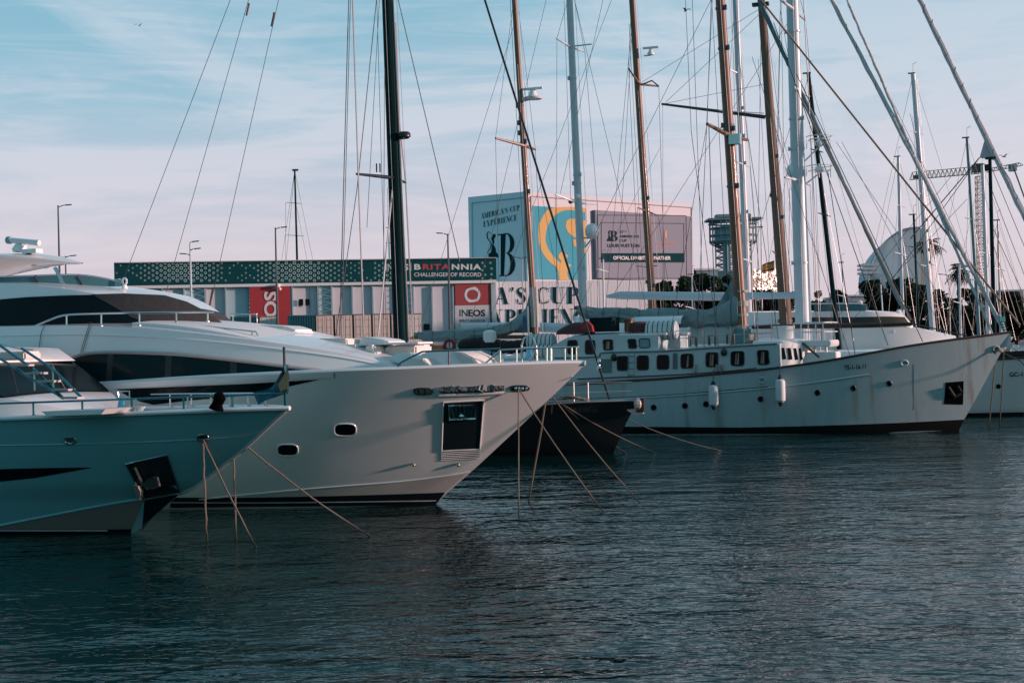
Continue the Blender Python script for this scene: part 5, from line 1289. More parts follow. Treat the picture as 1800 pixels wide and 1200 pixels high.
# ------------------------------------------------------------------ black hulled sloop between the two big boats
def black_sloop():
    fr = Fr(1078, 797, 24)
    stem = [fr.ctr(x, y) for x, y in ((1078, 797), (1085, 780), (1100, 745), (1112, 722), (1120, 705))]
    xs = interp([(p.z, p.x) for p in stem]+[(-1, stem[0].x-1.0)]); W = hullW(xs, 2.2, 2.9, 2.2, 11, 2.0, .7); tip = stem[-1]
    zs, xa, xb = fr.zf([(700, 722), (850, 716), (950, 711), (1030, 706.5), (1110, 704)], W)
    zsh = lambda x: zs(x) if x < xb else lerp(zs(xb), tip.z, min(1, (x-xb)/max(tip.x-xb, .01)))
    e = empty('sailing_yacht', fr.M, 'black hulled sloop with a tall black mast, its bow showing beyond the large white bow', 'sailboat')
    o, edge = make_hull(W, xs, zsh, 27, BLACK, e)
    make_deck(W, edge, WHITE2, e, dz=.06)
    cap_rail(edge, mat('toe_rail', (.25, .25, .25), .5), e, .04, 'toe_rail')
    text('BA-2-167-06', surf(fr, W, .015), (1003, 716), (1051, 717), (1003, 724), mat('faint_grey', (.06, .07, .075), .5), e, bold=.01)
    house(lambda x: zsh(x)-.1, lambda x: zsh(x)+.5*min(1, max(.02, (-4.5-x)/2)), lambda x, z: 1.5, -20, -4.6, WHITE, e, .12, 20, 'coachroof')
    A0, B, r = mast_part(fr, e, (705, 605), (681, 0), 27, 19.5, CARB, 2.05, z0=1.6)
    # bright track on the mast's sunny side
    a, b = fr.ctr(718.5, 600, 0), fr.ctr(691.5, 0, 0); MB().tube([a+V((.02, -.02, 0)), b], .025, 5).build('mast_track', WIREL, e)
    top = A0+(B-A0)*1.0
    wire(fr, e, (1071, 702), (852, 0), .045, 0, 0, BLACK, 'forestay', 1.0)
    A = fr.ctr(1071, 702); Bf = fr.ctr(852, 0)
    wire(fr, e, Bf, Bf+(Bf-A)*.75, .04, m=BLACK, name='forestay')
    fp = fr.ctr(1053, 643); MB().lathe(fp, [(0, -.2), (.06, -.18), (.09, -.08), (.05, -.02), (.05, .12), (.08, .16), (.06, .24), (0, .25)], 10).build('furling_drum', STEEL, e, smooth=True)
    # spreaders, shrouds
    L, Rr = spreader(fr, e, (694, 313), (627, 306), (713, 321), BLACK, .07, -3.0, 2.2)
    b_ = MB()
    for x in (662, 668): p = fr.ctr(x, 303); b_.tube([p, p+V((0, 0, .35))], .03, 5)
    b_.build('spreader_antenna', DARK, e)
    for a, b, r, m, ya, yb in (((620, 0), (630, 310), .03, WIREL, -2.2, -3.0), ((630, 310), (640, 590), .03, WIREL, -3.0, -2.8), ((613, 0), (597, 590), .02, WIRE, -2.4, -2.5), ((616, 0), (601, 560), .015, WIRE, -2.3, -2.5),
                   ((702, 210), (713, 321), .025, WIREL, 1.5, 2.2), ((696, 40), (706, 300), .025, WIREL, 1.2, 2.2), ((713, 321), (726, 590), .028, WIREL, 2.2, 2.6), ((662, 0), (628, 330), .018, WIRE, -1, -2.6), ((628, 330), (590, 590), .016, WIRE, -2.6, -2.6),
                   ((690, 330), (664, 600), .035, WIREL, -.2, -1.8), ((700, 0), (808, 460), .018, WIRE, 0, .5), ((667, 0), (645, 400), .012, WIRE, -.6, -2), ((676, 120), (674, 560), .012, WIRE, -.3, -.3)):
        wire(fr, e, a, b, r, ya, yb, m, 'shroud')
    for a, b in (((405, 0), (206, 520)), ((437, 0), (290, 520)), ((484, 25), (367, 548))):
        A = fr.ctr(*b); B = fr.ctr(*a); wire(fr, e, A, B, .013, m=WIRE, name='backstay', ext=2.2)
    for a, b in (((433, 28), (438, 6)), ((477, 47), (482, 22)), ((367, 545), (374, 507))): wire(fr, e, a, b, .045, m=mat('turnbuckle', (.2, .12, .1), .6), name='rigging_screw')
    # radar dome on bracket
    p = fr.ctr(711, 238); MB().tube([fr.ctr(699, 243), p+V((0, 0, -.12))], .05, 6).build('radar_bracket', BLACK, e)
    MB().lathe(p, [(0, -.14), (.16, -.13), (.24, -.06), (.24, .06), (.18, .13), (0, .15)], 14).build('radar_dome', BLACK, e, smooth=True)
    # foredeck rails, anchor at the stem
    Wr = lambda x, z: max(.03, W(x, z)-.08); b = MB()
    for z in (.35, .68): b.tube([V((x, -max(0, y-.1), zz+z)) for x, y, zz in edge[2:34]], .012, 5)
    b.build('guard_wire', WIREL, e)
    for x in (1009, 1034): d = fr.side(x, 706.5, Wr); MB().tube([d, d+V((0, 0, .72))], .03, 6).build('stanchion', WIREL, e)
    p = fr.ctr(1121, 712); MB().box(p+V((.12, 0, .0)), (.3, .25, .5)).build('anchor_roller', DARK, e)
    MB().ball(p+V((.05, -.1, .05)), .17, 8, 6, 1.3).prism([p+V((-.45, -.1, -.15)), p+V((-.1, -.1, -.35)), p+V((.25, -.1, -.3)), p+V((.1, -.1, -.12))], (0, .12, 0)).build('anchor', mat('anchor_pale', (.5, .42, .38), .5), e)
    b = MB(); random.seed(2)
    for k in range(14): c = fr.side(985+random.uniform(0, 45), 705, 1.2); b.tube([c+V((.15*math.cos(a), .15*math.sin(a), .05+k*.01)) for a in [q*.7 for q in range(10)]], .025, 4, False)
    b.build('coiled_line', ROPE, e)
    for (x1, y1), (x2, y2), l in (((983, 706), (1162, 800), 'upper of two pale ropes running right from the black bow'), ((984, 707), (1107, 800), 'lower of two pale ropes running right from the black bow'), ((1104, 737), (1285, 795), 'thin rope running right across the water from the tip of the black bow')):
        h = fr.M @ (fr.side(x1, y1, W, .03) if x1 < 1100 else fr.ctr(x1, y1)); rope_thing('mooring_rope', [h, onz(x2, y2, -.1)], .03, ROPE if x1 < 1100 else ROPED, l, 'rope', 'mooring ropes')
    h = fr.M @ fr.side(972, 708, W, .03); rope_thing('mooring_rope', [h, onz(961, 800, -.05)], .045, ROPE, 'rope hanging down the black hull just right of the large white bow', 'rope', 'mooring ropes', .01, 3)
black_sloop()

# ------------------------------------------------------------------ large old white ketch
def ketch():
    fr = Fr(1686, 757, 20)
    stem = [fr.ctr(x, y) for x, y in ((1686, 757), (1692, 742), (1716, 700), (1740, 655), (1762, 615), (1777, 583.5))]
    xs = interp([(p.z, p.x) for p in stem]+[(-1, stem[0].x-1.2)]); W = hullW(xs, 2.9, 3.3, 3.8, 13.5, 2.1, .7, Ld=12.5); tip = stem[-1]
    shp = [(640, 684), (760, 683), (900, 679), (980, 675.5), (1060, 672.5), (1100, 669.5), (1180, 664.5), (1260, 657), (1340, 649.5), (1440, 636), (1520, 622), (1600, 607.5), (1680, 596), (1730, 590), (1765, 585)]
    shf = interp(shp); zs, xa, xb = fr.zf(shp, W)
    zsh = lambda x: zs(x) if x < xb else lerp(zs(xb), tip.z, min(1, (x-xb)/max(tip.x-xb, .01)))
    e = empty('sailing_ship', fr.M, 'old white ketch with long windowed deckhouse, stained bow and wooden masts', 'sailing ship')
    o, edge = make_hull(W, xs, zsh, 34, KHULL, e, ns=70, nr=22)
    make_deck(W, edge, mat('teak_deck', (.25, .17, .11), .8, var=.3), e, dz=.55, inset=.08)
    cap_rail(edge, mat('rail_brown', (.045, .025, .02), .6), e, .05, 'cap_rail', 1.3)
    for sg in (-1, 1):
        MB().grid([[V((x, sg*max(.0, y-.06), z)) for x, y, z in edge], [V((x, sg*max(.0, W(x, z-.6)-.06), z-.6)) for x, y, z in edge]]).build('bulwark', KHOUSE, e)
    S = surf(fr, W, .012)
    panel(surf(fr, W, .014), [(940, 749), (1105, 749.5), (1300, 751), (1400, 749), (1500, 746), (1600, 742), (1695, 737)], [(940, 762), (1105, 762), (1300, 762), (1400, 762), (1500, 762), (1600, 761), (1684, 761)], 50, 3).build('boot_stripe', mat('boot_brown', (.009, .009, .010), .8, ior=1.2), e, smooth=True)
    for pts, r, n in (([(940, 706), (1040, 703), (1100, 700.5), (1180, 696), (1260, 690), (1350, 682), (1440, 671), (1529, 658)], .05, 'rubbing_strake'), ([(1015, 666), (1060, 664), (1180, 659), (1270, 653), (1330, 647)], .03, 'grab_strake')):
        side_strake(fr, W, pts, r, KHULL if r > .04 else mat('rail_brown', (.04, .02, .02)), e, n, -.01 if r > .04 else .02)
    side_strake(fr, W, [(940, 703.5), (1040, 700.5), (1180, 693.5), (1350, 679.5)], .018, mat('rail_brown', (.04, .02, .02)), e, 'scupper_line', .0)
    MB().tube([surf(fr, W, 0)(1606, 640), surf(fr, W, 0)(1606, 690), surf(fr, W, 0)(1606, 720)], .006, 4).build('plate_seam', DARK, e)
    for x, y in ((1149, 716), (1204, 713), (1241, 710), (1337, 701), (1437, 690), (1500, 682), (1563, 674)):
        ol = oval(x, y, 4.5, 4.6, 18); p_ = patch(surf(fr, W, .014), ol, 2).build('porthole', GLASS, e); ring(surf(fr, W, .02), ol, .02, 'porthole_rim', DARK, p_, 4)
    for x, y in ((1590, 638), (1339, 668)): 
        p_ = patch(surf(fr, W, .015), oval(x, y, 5, 3.5, 14), 2).build('hawse_hole', mat('grey_metal', (.3, .32, .33), .4), e); ring(surf(fr, W, .02), oval(x, y, 6, 4.5, 14), .035, 'hawse_ring', KHOUSE, p_)
    p_ = patch(surf(fr, W, .02), oval(1751, 613, 4.5, 3.5, 14), 2).build('hawse_hole', DARK, e); ring(surf(fr, W, .03), oval(1751, 613, 5.5, 4.2, 14), .05, 'hawse_ring', mat('grey_metal', (.3, .32, .33)), p_)
    pk = quad([(1662, 672), (1694, 669.5), (1693, 711), (1659.5, 710)]); patch(surf(fr, W, .015), pk).build('anchor_pocket', mat('pocket_shade', (.004, .004, .005), .9, var=.4, vs=4, ior=1.1), e)  # recess shade put into a flat near-black patch
    q = surf(fr, W, .08); b = MB(); b.tube([q(1670, 690), q(1678, 697), q(1690, 691)], .05, 5).tube([q(1684, 678), q(1690, 688)], .04, 5).tube([q(1678, 695), q(1668, 680)], .06, 5); b.build('anchor', mat('anchor_rust_shaded', (.025, .02, .02), .8), e)  # anchor darkened as if lying in the shade of the recess
    text('TE-1-16-11', surf(fr, W, .015), (1484, 641.5), (1522, 638.5), (1484, 650.5), mat('lettering_black', (.01, .012, .015), .6), e, bold=.02)
    # deckhouse flush with the side
    Wd = lambda x, z: max(.3, W(x, max(z, 1.8))-.10-.05*max(0, z-2.2))
    bot = lambda x: zsh(x)-.5
    Wn = lambda x, z: Wd(x, z) if x < xf-.0 else Wd(x, z)
    xf = fr.side(1372, 640, Wd).x; xaft = fr.side(960, 640, Wd).x
    top, _, _ = fr.zf([(700, 640), (900, 634), (975, 629), (1050, 627), (1062, 620), (1160, 617.5), (1260, 611), (1368, 604.5)], Wd, 1)
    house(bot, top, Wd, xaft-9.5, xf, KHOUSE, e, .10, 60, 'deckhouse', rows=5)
    side_strake(fr, Wd, [(975, 629), (1050, 627), (1062, 620), (1160, 617.5), (1260, 611), (1366, 604)], .035, mat('trim_grey', (.12, .15, .16), .6), e, 'roof_edge', .01)
    def win(x0, y0, x1, y1, Wf, curtain=True, sk=0, m=GLASS, i_w=9):
        ol = quad([(x0, y0), (x1, y0-.8), (x1+sk, y1-.8), (x0, y1)], 6)
        c = ((x0+x1)/2, (y0+y1)/2); ol = [(lerp(x, c[0], .0), y) for x, y in ol]
        rx, ry = (x1-x0)/2, (y1-y0)/2; ol = [(c[0]+(math.copysign(abs(math.cos(a))**.35, math.cos(a)))*rx+ (sk*.5 if math.sin(a) > 0 else 0), c[1]+(math.copysign(abs(math.sin(a))**.35, math.sin(a)))*ry-.04*(math.cos(a)*rx)) for a in [2*math.pi*k/28 for k in range(28)]]
        o_ = patch(surf(fr, Wf, .012), ol, 2).build('window', m, e); ring(surf(fr, Wf, .02), ol, .022, 'window_frame', mat('frame_dark', (.03, .045, .05), .5), o_, 4)
        if curtain:
            for u, wd_, mm in ((.30, 2.6, mat('curtain_tan', (.30, .16, .10), .8)), (.48, 2.2, mat('curtain_pale', (.30, .30, .27), .8))):
                if i_w == 3 and u < .4: continue
                x = lerp(x0, x1, u); MB().add([surf(fr, Wf, .018)(*p) for p in ((x+1.5, y0+3), (x+wd_+1, y0+2.5), (x+wd_+.5, y1-2), (x-.5, y1-2))], [(0, 1, 2, 3)]).build('curtain', mm, o_)
    for i, (x0, x1, y) in enumerate(((1085, 1104.5, 638.5), (1120, 1140, 637.5), (1155, 1176, 636.5), (1197, 1218.5, 634.5), (1241, 1262, 632), (1285, 1308, 630), (1331, 1351, 628))): win(x0, y-12.5, x1, y+12.5, Wd, i > 2, 0 if i < 6 else 3, GLASS, i)
    b = MB(); b.add([surf(fr, Wd, .03)(*p) for p in ((1054, 631), (1075.5, 631), (1075.5, 655), (1054, 655))], [(0, 1, 2, 3)]); b.build('vent_panel', mat('vent_grey', (.10, .19, .20), .5), e)
    for x, y in ((1080, 628), (1273, 619)): c = surf(fr, Wd, .1)(x, y); MB().ball(c, .14, 8, 6, 1.2).build('wall_lamp', DARK, e)
    MB().add([surf(fr, Wd, .03)(*p) for p in ((1183, 630), (1183, 622), (1187, 619.5), (1191, 622), (1191, 648), (1183, 649))], [(0, 1, 2, 3, 4, 5)]).build('door_panel', mat('door_grey', (.10, .14, .16), .5), e)
    b = MB()
    for x in (1105, 1116): b.tube([surf(fr, Wd, .06)(x, 622), surf(fr, W, .12)(x, 668)], .015, 5)
    for y in (626, 637, 648, 659): b.tube([surf(fr, Wd, .07)(1105, y), surf(fr, Wd, .07)(1116, y-.3)], .014, 5)
    b.build('ladder', mat('rail_teal', (.05, .2, .25)), e)
    # upper pilothouse
    Wp = lambda x, z: max(.3, Wd(x, 2.5)-.22-.04*max(0, z-3.5))
    top_, _, _ = fr.zf([(958, 612), (975, 606), (998, 593), (1030, 589.5), (1080, 588.5), (1160, 589.5)], Wp, 2)
    xp0, xp1 = fr.side(958, 612, Wp).x, fr.side(1157, 605, Wp).x
    house(lambda x: top(x)-.2, top_, Wp, xp0, xp1, KHOUSE, e, .12, 30, 'pilothouse')
    MB().box(V(((fr.side(1092, 589, Wp).x+fr.side(1166, 589, Wp).x)/2, 0, fr.side(1130, 589.5, Wp).z+.05)), (fr.side(1168, 589, Wp).x-fr.side(1086, 589, Wp).x, 5.6, .09)).build('pilothouse_roof', WHITE, e)
    for x0, x1, y0, y1 in ((998, 1015, 598, 622), (1029, 1046, 598, 622)): win(x0, y0, x1, y1, Wp, False)
    win(1060, 597, 1077, 615, Wp, True, 2); win(1103.5, 596, 1118, 612, Wp, False, 3); win(1123.5, 595, 1142, 611, Wp, False, 2, mat('pale_glass', (.15, .28, .32), .1))
    # curved forward wheelhouse windows
    xw0 = fr.side(1362, 604, Wd).x; xw1 = fr.side(1420, 640, 1.2).x
    Wq = lambda x, z: max(.25, 2.5*math.sqrt(max(.01, 1-max(0, (x-xw0)/(xw1-xw0+.15))**2)))
    zt_ = fr.side(1380, 599, 2.2).z
    house(lambda x: bot(x), lambda x: zt_-.25*max(0, (x-xw0)/(xw1-xw0))**2, Wq, xw0-1, xw1, WHITE2, e, .14, 20, 'front_house')
    for x0, x1 in ((1373, 1380), (1384, 1391), (1395.5, 1401), (1404.5, 1409)):
        t0 = 611+(x0-1373)*.03; MB().add([fr.side(x, y, Wq, .03) for x, y in ((x0, t0), (x1-1.2, t0), (x1+2.5, t0+20), (x0+2.5, t0+21))], [(0, 1, 2, 3)]).build('window', GLASS, e)
    # platform with railing forward of it
    a_, b_ = fr.side(1396, 606, 1.4), fr.side(1460, 606, 1.4); c = (a_+b_)/2
    MB().box(V((c.x, 0, c.z+.05)), ((b_-a_).length, 3.0, .28)).build('platform', WHITE, e, bevel=.04)
    b = MB()
    for z in (.55, .95):
        b.tube([V((a_.x, -1.4, c.z+z)), V((b_.x-.3, -1.4, c.z+z)), V((b_.x, -.9, c.z+z)), V((b_.x, .9, c.z+z)), V((b_.x-.3, 1.4, c.z+z)), V((a_.x, 1.4, c.z+z))], .03, 5)
    for k in range(5):
        for y in (-1.4, 1.4): x = lerp(a_.x, b_.x-.3, k/4); b.tube([(x, y, c.z+.1), (x, y, c.z+.95)], .025, 5)
    b.build('platform_rail', WHITE, e)
    b = MB()
    for x in (1432, 1452): p = fr.side(x, 610, 1.2); b.tube([V((p.x, -1.2, p.z-1.4)), V((p.x, -1.2, p.z+.1))], .06, 6)
    b.build('platform_post', WHITE, e)
    MB().box(fr.side(1438, 630, 1.0)+V((0, .5, 0)), (1.6, 1.6, .55)).build('deck_box', WHITE2, e, bevel=.03)
    MB().tube([fr.side(1410, 602, 1.6), fr.side(1440, 628, 1.6)], .05, 5).build('boarding_ladder', ROPED, e)
    p = fr.ctr(1378, 589, -.8); MB().lathe(p, [(0, -.42), (.40, -.4), (.47, .35), (.5, .38), (.46, .4), (0, .4)], 16).build('ventilator', WHITE, e, smooth=True)
    # roof rails and small gear on top of the deckhouse
    b = MB(); g = MB()
    tz = lambda x: top(x)+.12
    for i in range(9):
        x = fr.side(1165+i*24, 600, 2.2).x; 
        for y in (-2.3, 2.3): b.tube([(x, y, tz(x)), (x, y, tz(x)+.75)], .02, 5)
    for z in (.4, .73):
        for y in (-2.3, 2.3): b.tube([(fr.side(1165, 600, 2.2).x, y, tz(-14)+z+.0), (fr.side(1357, 600, 2.2).x, y, tz(fr.side(1357, 600, 2.2).x)+z)], .015, 5)
    b.build('roof_rail', WIREL, e)
    for x in (1218, 1252, 1284, 1322): p = fr.side(x, 594, 1.9); g_ = MB(); g_.box(V((p.x-.14, -1.9, tz(p.x)+.2)), (.05, .3, .4)).box(V((p.x+.14, -1.9, tz(p.x)+.2)), (.05, .3, .4)).box(V((p.x, -1.9, tz(p.x)+.42)), (.34, .32, .04)); g_.build('skylight_frame', WOODO if x > 1300 else WOODG, e)
    # masts
    A1, B1, r1 = mast_part(fr, e, (1306, 600), (1266, 0), 21, 17, WOODM, 1.78, z0=2.5)
    A2, B2, r2 = mast_part(fr, e, (942, 600), (904, 0), 13, 9.5, WOODM, 1.2, z0=2.5)
    p = fr.ctr(1306, 597); MB().lathe(V((p.x, 0, tz(p.x)-.1)), [(.62, 0), (.5, .45), (.36, .75), (0, .76)], 14).build('mast_boot', mat('vent_grey', (.1, .19, .2)), e, smooth=True)
    b = MB()
    for t0, t1 in ((.08, .16), (.34, .40), (.55, .66), (.84, .88)): b.tube([fr.ctr(1305, 585).lerp(fr.ctr(1303, 500), t0), fr.ctr(1305, 585).lerp(fr.ctr(1303, 500), t1)], r1*1.06, 10)
    b.build('mast_wrap', mat('wrap_cloth', (.42, .38, .34), .9), e, smooth=True)
    # boom sails
    stowed_sail(fr, e, [(1016, 544), (1050, 552), (1080, 551), (1120, 556), (1160, 554), (1200, 557), (1240, 558), (1275, 552), (1299, 541)], [7, 11, 11, 12, 12, 13, 14, 18, 24], 4, SAILG)
    # peak of the bundle drawn up along the mast
    mb = MB(); rows = []
    for k in range(12):
        t = k/11; x_l = lerp(1228, 1290, t**.55); y_ = lerp(562, 480, t); rg = []
        xr_ = lerp(1303, 1297, t)
        for j in range(9):
            s = j/8; q_ = fr.ctr(lerp(x_l, xr_, s), y_+4*math.sin(s*3)); q_.y += .16*math.sin(s*8+k*.9)*(1-t)+.05; rg.append(q_)
        rows.append(rg)
    mb.grid(rows); mb.grid([[v+V((0, .3, 0)) for v in r] for r in rows]); mb.build('sail_head', SAILG, e, smooth=True)
    MB().tube([fr.ctr(1010, 541), fr.ctr(1302, 566)], .09, 8).build('boom', WOODG, e)
    stowed_sail(fr, e, [(728, 587), (745, 590), (790, 589), (830, 586), (870, 581), (905, 572), (932, 556)], [3, 7, 9, 8, 8, 10, 18], 9, SAILG)
    rows = []
    for k in range(12):
        t = k/11; rg = []
        for j in range(9):
            s = j/8; q_ = fr.ctr(lerp(lerp(895, 930, t**.5), lerp(942, 936, t), s), lerp(585, 516, t)); q_.y += .14*math.sin(s*8+k)*(1-t)+.05; rg.append(q_)
        rows.append(rg)
    MB().grid(rows).grid([[v+V((0, .3, 0)) for v in r] for r in rows]).build('sail_head', SAILG, e, smooth=True)
    MB().tube([fr.ctr(726, 592), fr.ctr(940, 592)], .09, 8).build('boom', WOODG, e)
    MB().tube([fr.ctr(941, 575), fr.ctr(938, 505)], [r2*1.25]*2, 8).build('mast_wrap', mat('pale_cloth', (.40, .40, .38), .8), e, smooth=True)
    MB().tube([fr.ctr(1322, 574.5), fr.ctr(1460, 573), fr.ctr(1604, 569)], [.09, .11, .07], 8).build('jib_boom', mat('boom_brown', (.05, .028, .025), .5), e, smooth=True)
    # spreaders and crosstrees
    spreader(fr, e, (1285, 240), (1243, 218), (1314, 246), WOODG, .10, -2.2, 1.6); MB().box(fr.ctr(1292, 245, -.2), (.5, .4, .45)).build('mast_fitting', STEEL, e)
    spreader(fr, e, (924, 257), (871, 243), (941, 263), WOODM, .07, -1.8, 1.2)
    p = fr.ctr(937, 173); MB().tube([fr.ctr(919, 175), p+V((0, 0, -.02))], [.12, .05], 6).build('radar_bracket', WHITE, e)
    MB().lathe(p, [(0, -.10), (.42, -.04), (.46, .04), (.25, .1), (.18, .22), (.14, .38), (0, .4)], 12).build('radar_base', WHITE, e, smooth=True); MB().box(p+V((0, 0, .45)), (.95, .12, .10)).build('radar_scanner', WHITE, e)
    # jib stays going up to the main mast
    topm = B1
    fs = fr.ctr(1762, 580); furled(fr, e, (1764, 580), (1462, 0), 7.5, SAILW, 1.5, seed=3)
    furled(fr, e, (1744, 586), (1488, 0), 5, SAILW, 1.0, seed=5)
    b = MB()
    for k in range(7): b.ball(fr.ctr(1757+k*1.5, 556+k*4.5), .09, 6, 4)
    b.box(fr.ctr(1762, 561), (.22, .2, .2)); b.build('furling_drum', STEEL, e)
    for a, b, r, ya, yb in (((1222, 672), (1252, 0), .014, -3, -1.5), ((1240, 655), (1217, 0), .012, -3, -1.2), ((1269, 655), (1215, 230), .014, -3, -1.8), ((1215, 230), (1205, 0), .012, -1.8, -1), ((1176, 600), (1243, 218), .012, -3, -2.2), ((1243, 218), (1250, 0), .012, -2.2, -.8),
                            ((1260, 655), (1246, 220), .018, -3, -2.1), ((1375, 640), (1316, 246), .014, -2.2, 1.2), ((1495, 628), (1322, 100), .012, -2.2, 0), ((1314, 246), (1290, 0), .012, 1.5, .8),
                            ((880, 620), (871, 243), .010, -2.6, -1.8), ((871, 243), (903, 0), .010, -1.8, -.5), ((960, 620), (941, 263), .012, -2.4, 1.2), ((941, 263), (912, 20), .010, 1.2, .2), ((1000, 600), (945, 300), .010, -2, .8),
                            ((980, 545), (1250, 0), .012, 0, 0), ((850, 590), (1075, 0), .010, 0, 0), ((735, 585), (905, 40), .010, 0, 0), ((1016, 545), (1160, 260), .008, 0, 0)):
        wire(fr, e, a, b, r, ya, yb, WIRE, 'shroud')
    wire(fr, e, (1793, 572), (1413, 95), .045, 0, 0, mat('stay_brown', (.36, .25, .19), .9, bump=.5), 'headstay', 1.25)
    wire(fr, e, (1601, 563), (1452, 262), .045, 0, 0, mat('stay_pink', (.36, .29, .27), .9), 'headstay', 1.3)
    wire(fr, e, (1604, 569), (1700, 590), .03, 0, 0, ROPED, 'headstay')
    for a, b in (((1561, 607), (1360, 40)), ((1622, 600), (1400, 130)), ((1503, 622), (1455, 300))): wire(fr, e, a, b, .018, -1.8, 0, BLACK, 'shroud')
    for x in (1222, 1269, 1260): MB().tube([fr.side(x, 656, Wd, .12), fr.side(x+.5, 640, Wd, .12)], .05, 6).build('rigging_screw', STEEL, e)
    # things standing on the deckhouse: each lifts away
    def on(px, y, dz=0): p = fr.side(px, 590, abs(y)); return V((p.x, y, (top_(p.x) if px < 1160 else top(p.x))+.12+dz))
    mb = MB(); c = on(1014, -1.9); mb.grid([[c+V((lerp(-.75, .65, i/8), .7*math.cos(math.pi*j/8), (.12+.42*math.sin(math.pi*min(1, (i+1)/6.5*.6)))*math.sin(math.pi*j/8))) for j in range(9)] for i in range(9)])
    thing_local(mb, fr, 'dinghy_cover', MAROON, 'dark red covered tender on the pilothouse roof', 'covered tender')
    mb = MB(); c = on(1029, -2.5); mb.prism([c+V(p) for p in ((-.2, 0, .02), (.36, 0, .02), (.3, 0, .32), (.1, 0, .52), (-.1, 0, .5), (-.22, 0, .3))], (0, .4, 0)); thing_local(mb, fr, 'canvas_bag', REDB, 'bright red canvas bag on the pilothouse roof beside the green locker', 'bag', smooth_=False)
    mb = MB(); c = on(1063, -1.5); mb.box(c+V((0, 0, .32)), (1.05, 1.2, .58)).box(c+V((0, 0, .63)), (1.1, 1.25, .05)).box(c+V((0, -.62, .45)), (.2, .03, .1)); thing_local(mb, fr, 'deck_locker', GREEN, 'dark green locker on the pilothouse roof', 'locker', smooth_=False)
    mb = MB(); c = on(1125, -1.5); mb.lathe(c, [(.55, 0), (.58, .2), (.5, .38), (.3, .46), (0, .48)], 12); thing_local(mb, fr, 'round_cover', MAROON, 'maroon rounded cover at the front of the pilothouse roof', 'cover')
    mb = MB(); c = on(1106, -1.7); mb.lathe(c, [(.2, 0), (.2, .5), (.25, .52), (.22, .62), (0, .64)], 12); thing_local(mb, fr, 'brass_funnel', mat('brass', (.12, .075, .03), .4, .5), 'short brass chimney between the green locker and the maroon cover', 'chimney')
    def raft(c, L, r, label):
        e2 = empty('life_raft', fr.M @ Matrix.Translation(c), label, 'life raft', 'life raft canisters')
        MB().tube([V((-L/2, 0, r)), V((-L/2+.06, 0, r)), V((L/2-.06, 0, r)), V((L/2, 0, r))], [r*.7, r, r, r*.7], 16).build('canister', mat('canister_white', (.55, .62, .63), .4), e2, smooth=True)
        b = MB()
        for k in range(6): x = lerp(-L/2+.15, L/2-.15, k/5); b.tube([V((x, (r+.008)*math.cos(q), r+(r+.008)*math.sin(q))) for q in [2*math.pi*j/16 for j in range(17)]], .018, 4, False)
        b.build('strap', DARK, e2)
    raft(fr.side(1162, 598, 2.2)+V((0, .2, .0)), 1.4, .42, 'white ribbed life raft canister just ahead of the pilothouse')
    raft(fr.side(952, 616, 2.0), 1.3, .38, 'upper white life raft canister aft of the pilothouse, behind the bell'); raft(fr.side(955, 634, 2.2), 1.3, .38, 'lower white life raft canister aft of the pilothouse')
    mb = MB(); c = on(1150, -.6); mb.grid([[c+V((lerp(-1.2, 1.4, i/8), .7*math.cos(math.pi*j/8), .35+.38*math.sin(math.pi*j/8)*(1 if i > 0 else .4))) for j in range(9)] for i in range(9)]); thing_local(mb, fr, 'tender', WHITE, 'upturned white tender behind the ribbed canister', 'tender')
    mb = MB(); c1, c2 = fr.side(1202, 590, 1.2), fr.side(1290, 590, 1.2); mb.box(V(((c1.x+c2.x)/2, .8, c1.z+.25)), (c2.x-c1.x, 1.4, 1.3)); thing_local(mb, fr, 'cabin_box', KHOUSE, 'long pale cabin box behind the deckhouse rail', 'cabin', smooth_=False)
    # aft deck clutter seen over the big white bow
    mb = MB(); random.seed(4)
    for k in range(9): mb.ball(fr.ctr(820+k*13, 607-3*math.sin(k*.8), -.9+.1*(k % 3)), .42, 9, 6, .75)
    thing_local(mb, fr, 'dark_cover', mat('dark_brown_cover', (.018, .014, .014), .9, bump=.5), 'long dark cloth cover on the after deck under the stowed sail', 'cover')
    mb = MB(); c = fr.ctr(790, 605, -1.2)
    mb.tube([c+V((.24*math.cos(a), 0, .24*math.sin(a)-.05)) for a in [q*.5236 for q in range(13)]], .075, 8, False); thing_local(mb, fr, 'lifebuoy', mat('buoy_red', (.22, .02, .03), .8), 'red lifebuoy on the after deck beside the orange crates', 'lifebuoy')
    for i, (x, m_, lb) in enumerate(((752, WOODO, 'orange brown crate at the left end of the after deck'), (770, ORANGE, 'bright orange crate next to the red lifebuoy'))):
        c = fr.ctr(x, 612, -1.2); mb = MB(); mb.box(c, (.6, .5, .3)); [mb.box(c+V((0, -.26, z)), (.64, .04, .07)) for z in (-.1, .1)]; thing_local(mb, fr, 'crate', m_, lb, 'crate', smooth_=False)
    mb = MB(); c = fr.ctr(861, 594, -1.0); mb.lathe(c, [(.3, -.2), (.32, .05), (.3, .28), (.2, .36), (0, .38)], 12); thing_local(mb, fr, 'life_raft_barrel', WHITE2, 'small white barrel standing on the dark cover', 'barrel')
    mb = MB(); c = fr.ctr(922, 568, -.6); mb.box(c, (.14, .1, .55)).box(c+V((0, 0, .3)), (.1, .08, .1)); thing_local(mb, fr, 'blue_tag', BLUEC, 'narrow bright blue cloth hanging beside the shorter wooden mast', 'cloth', smooth_=False)
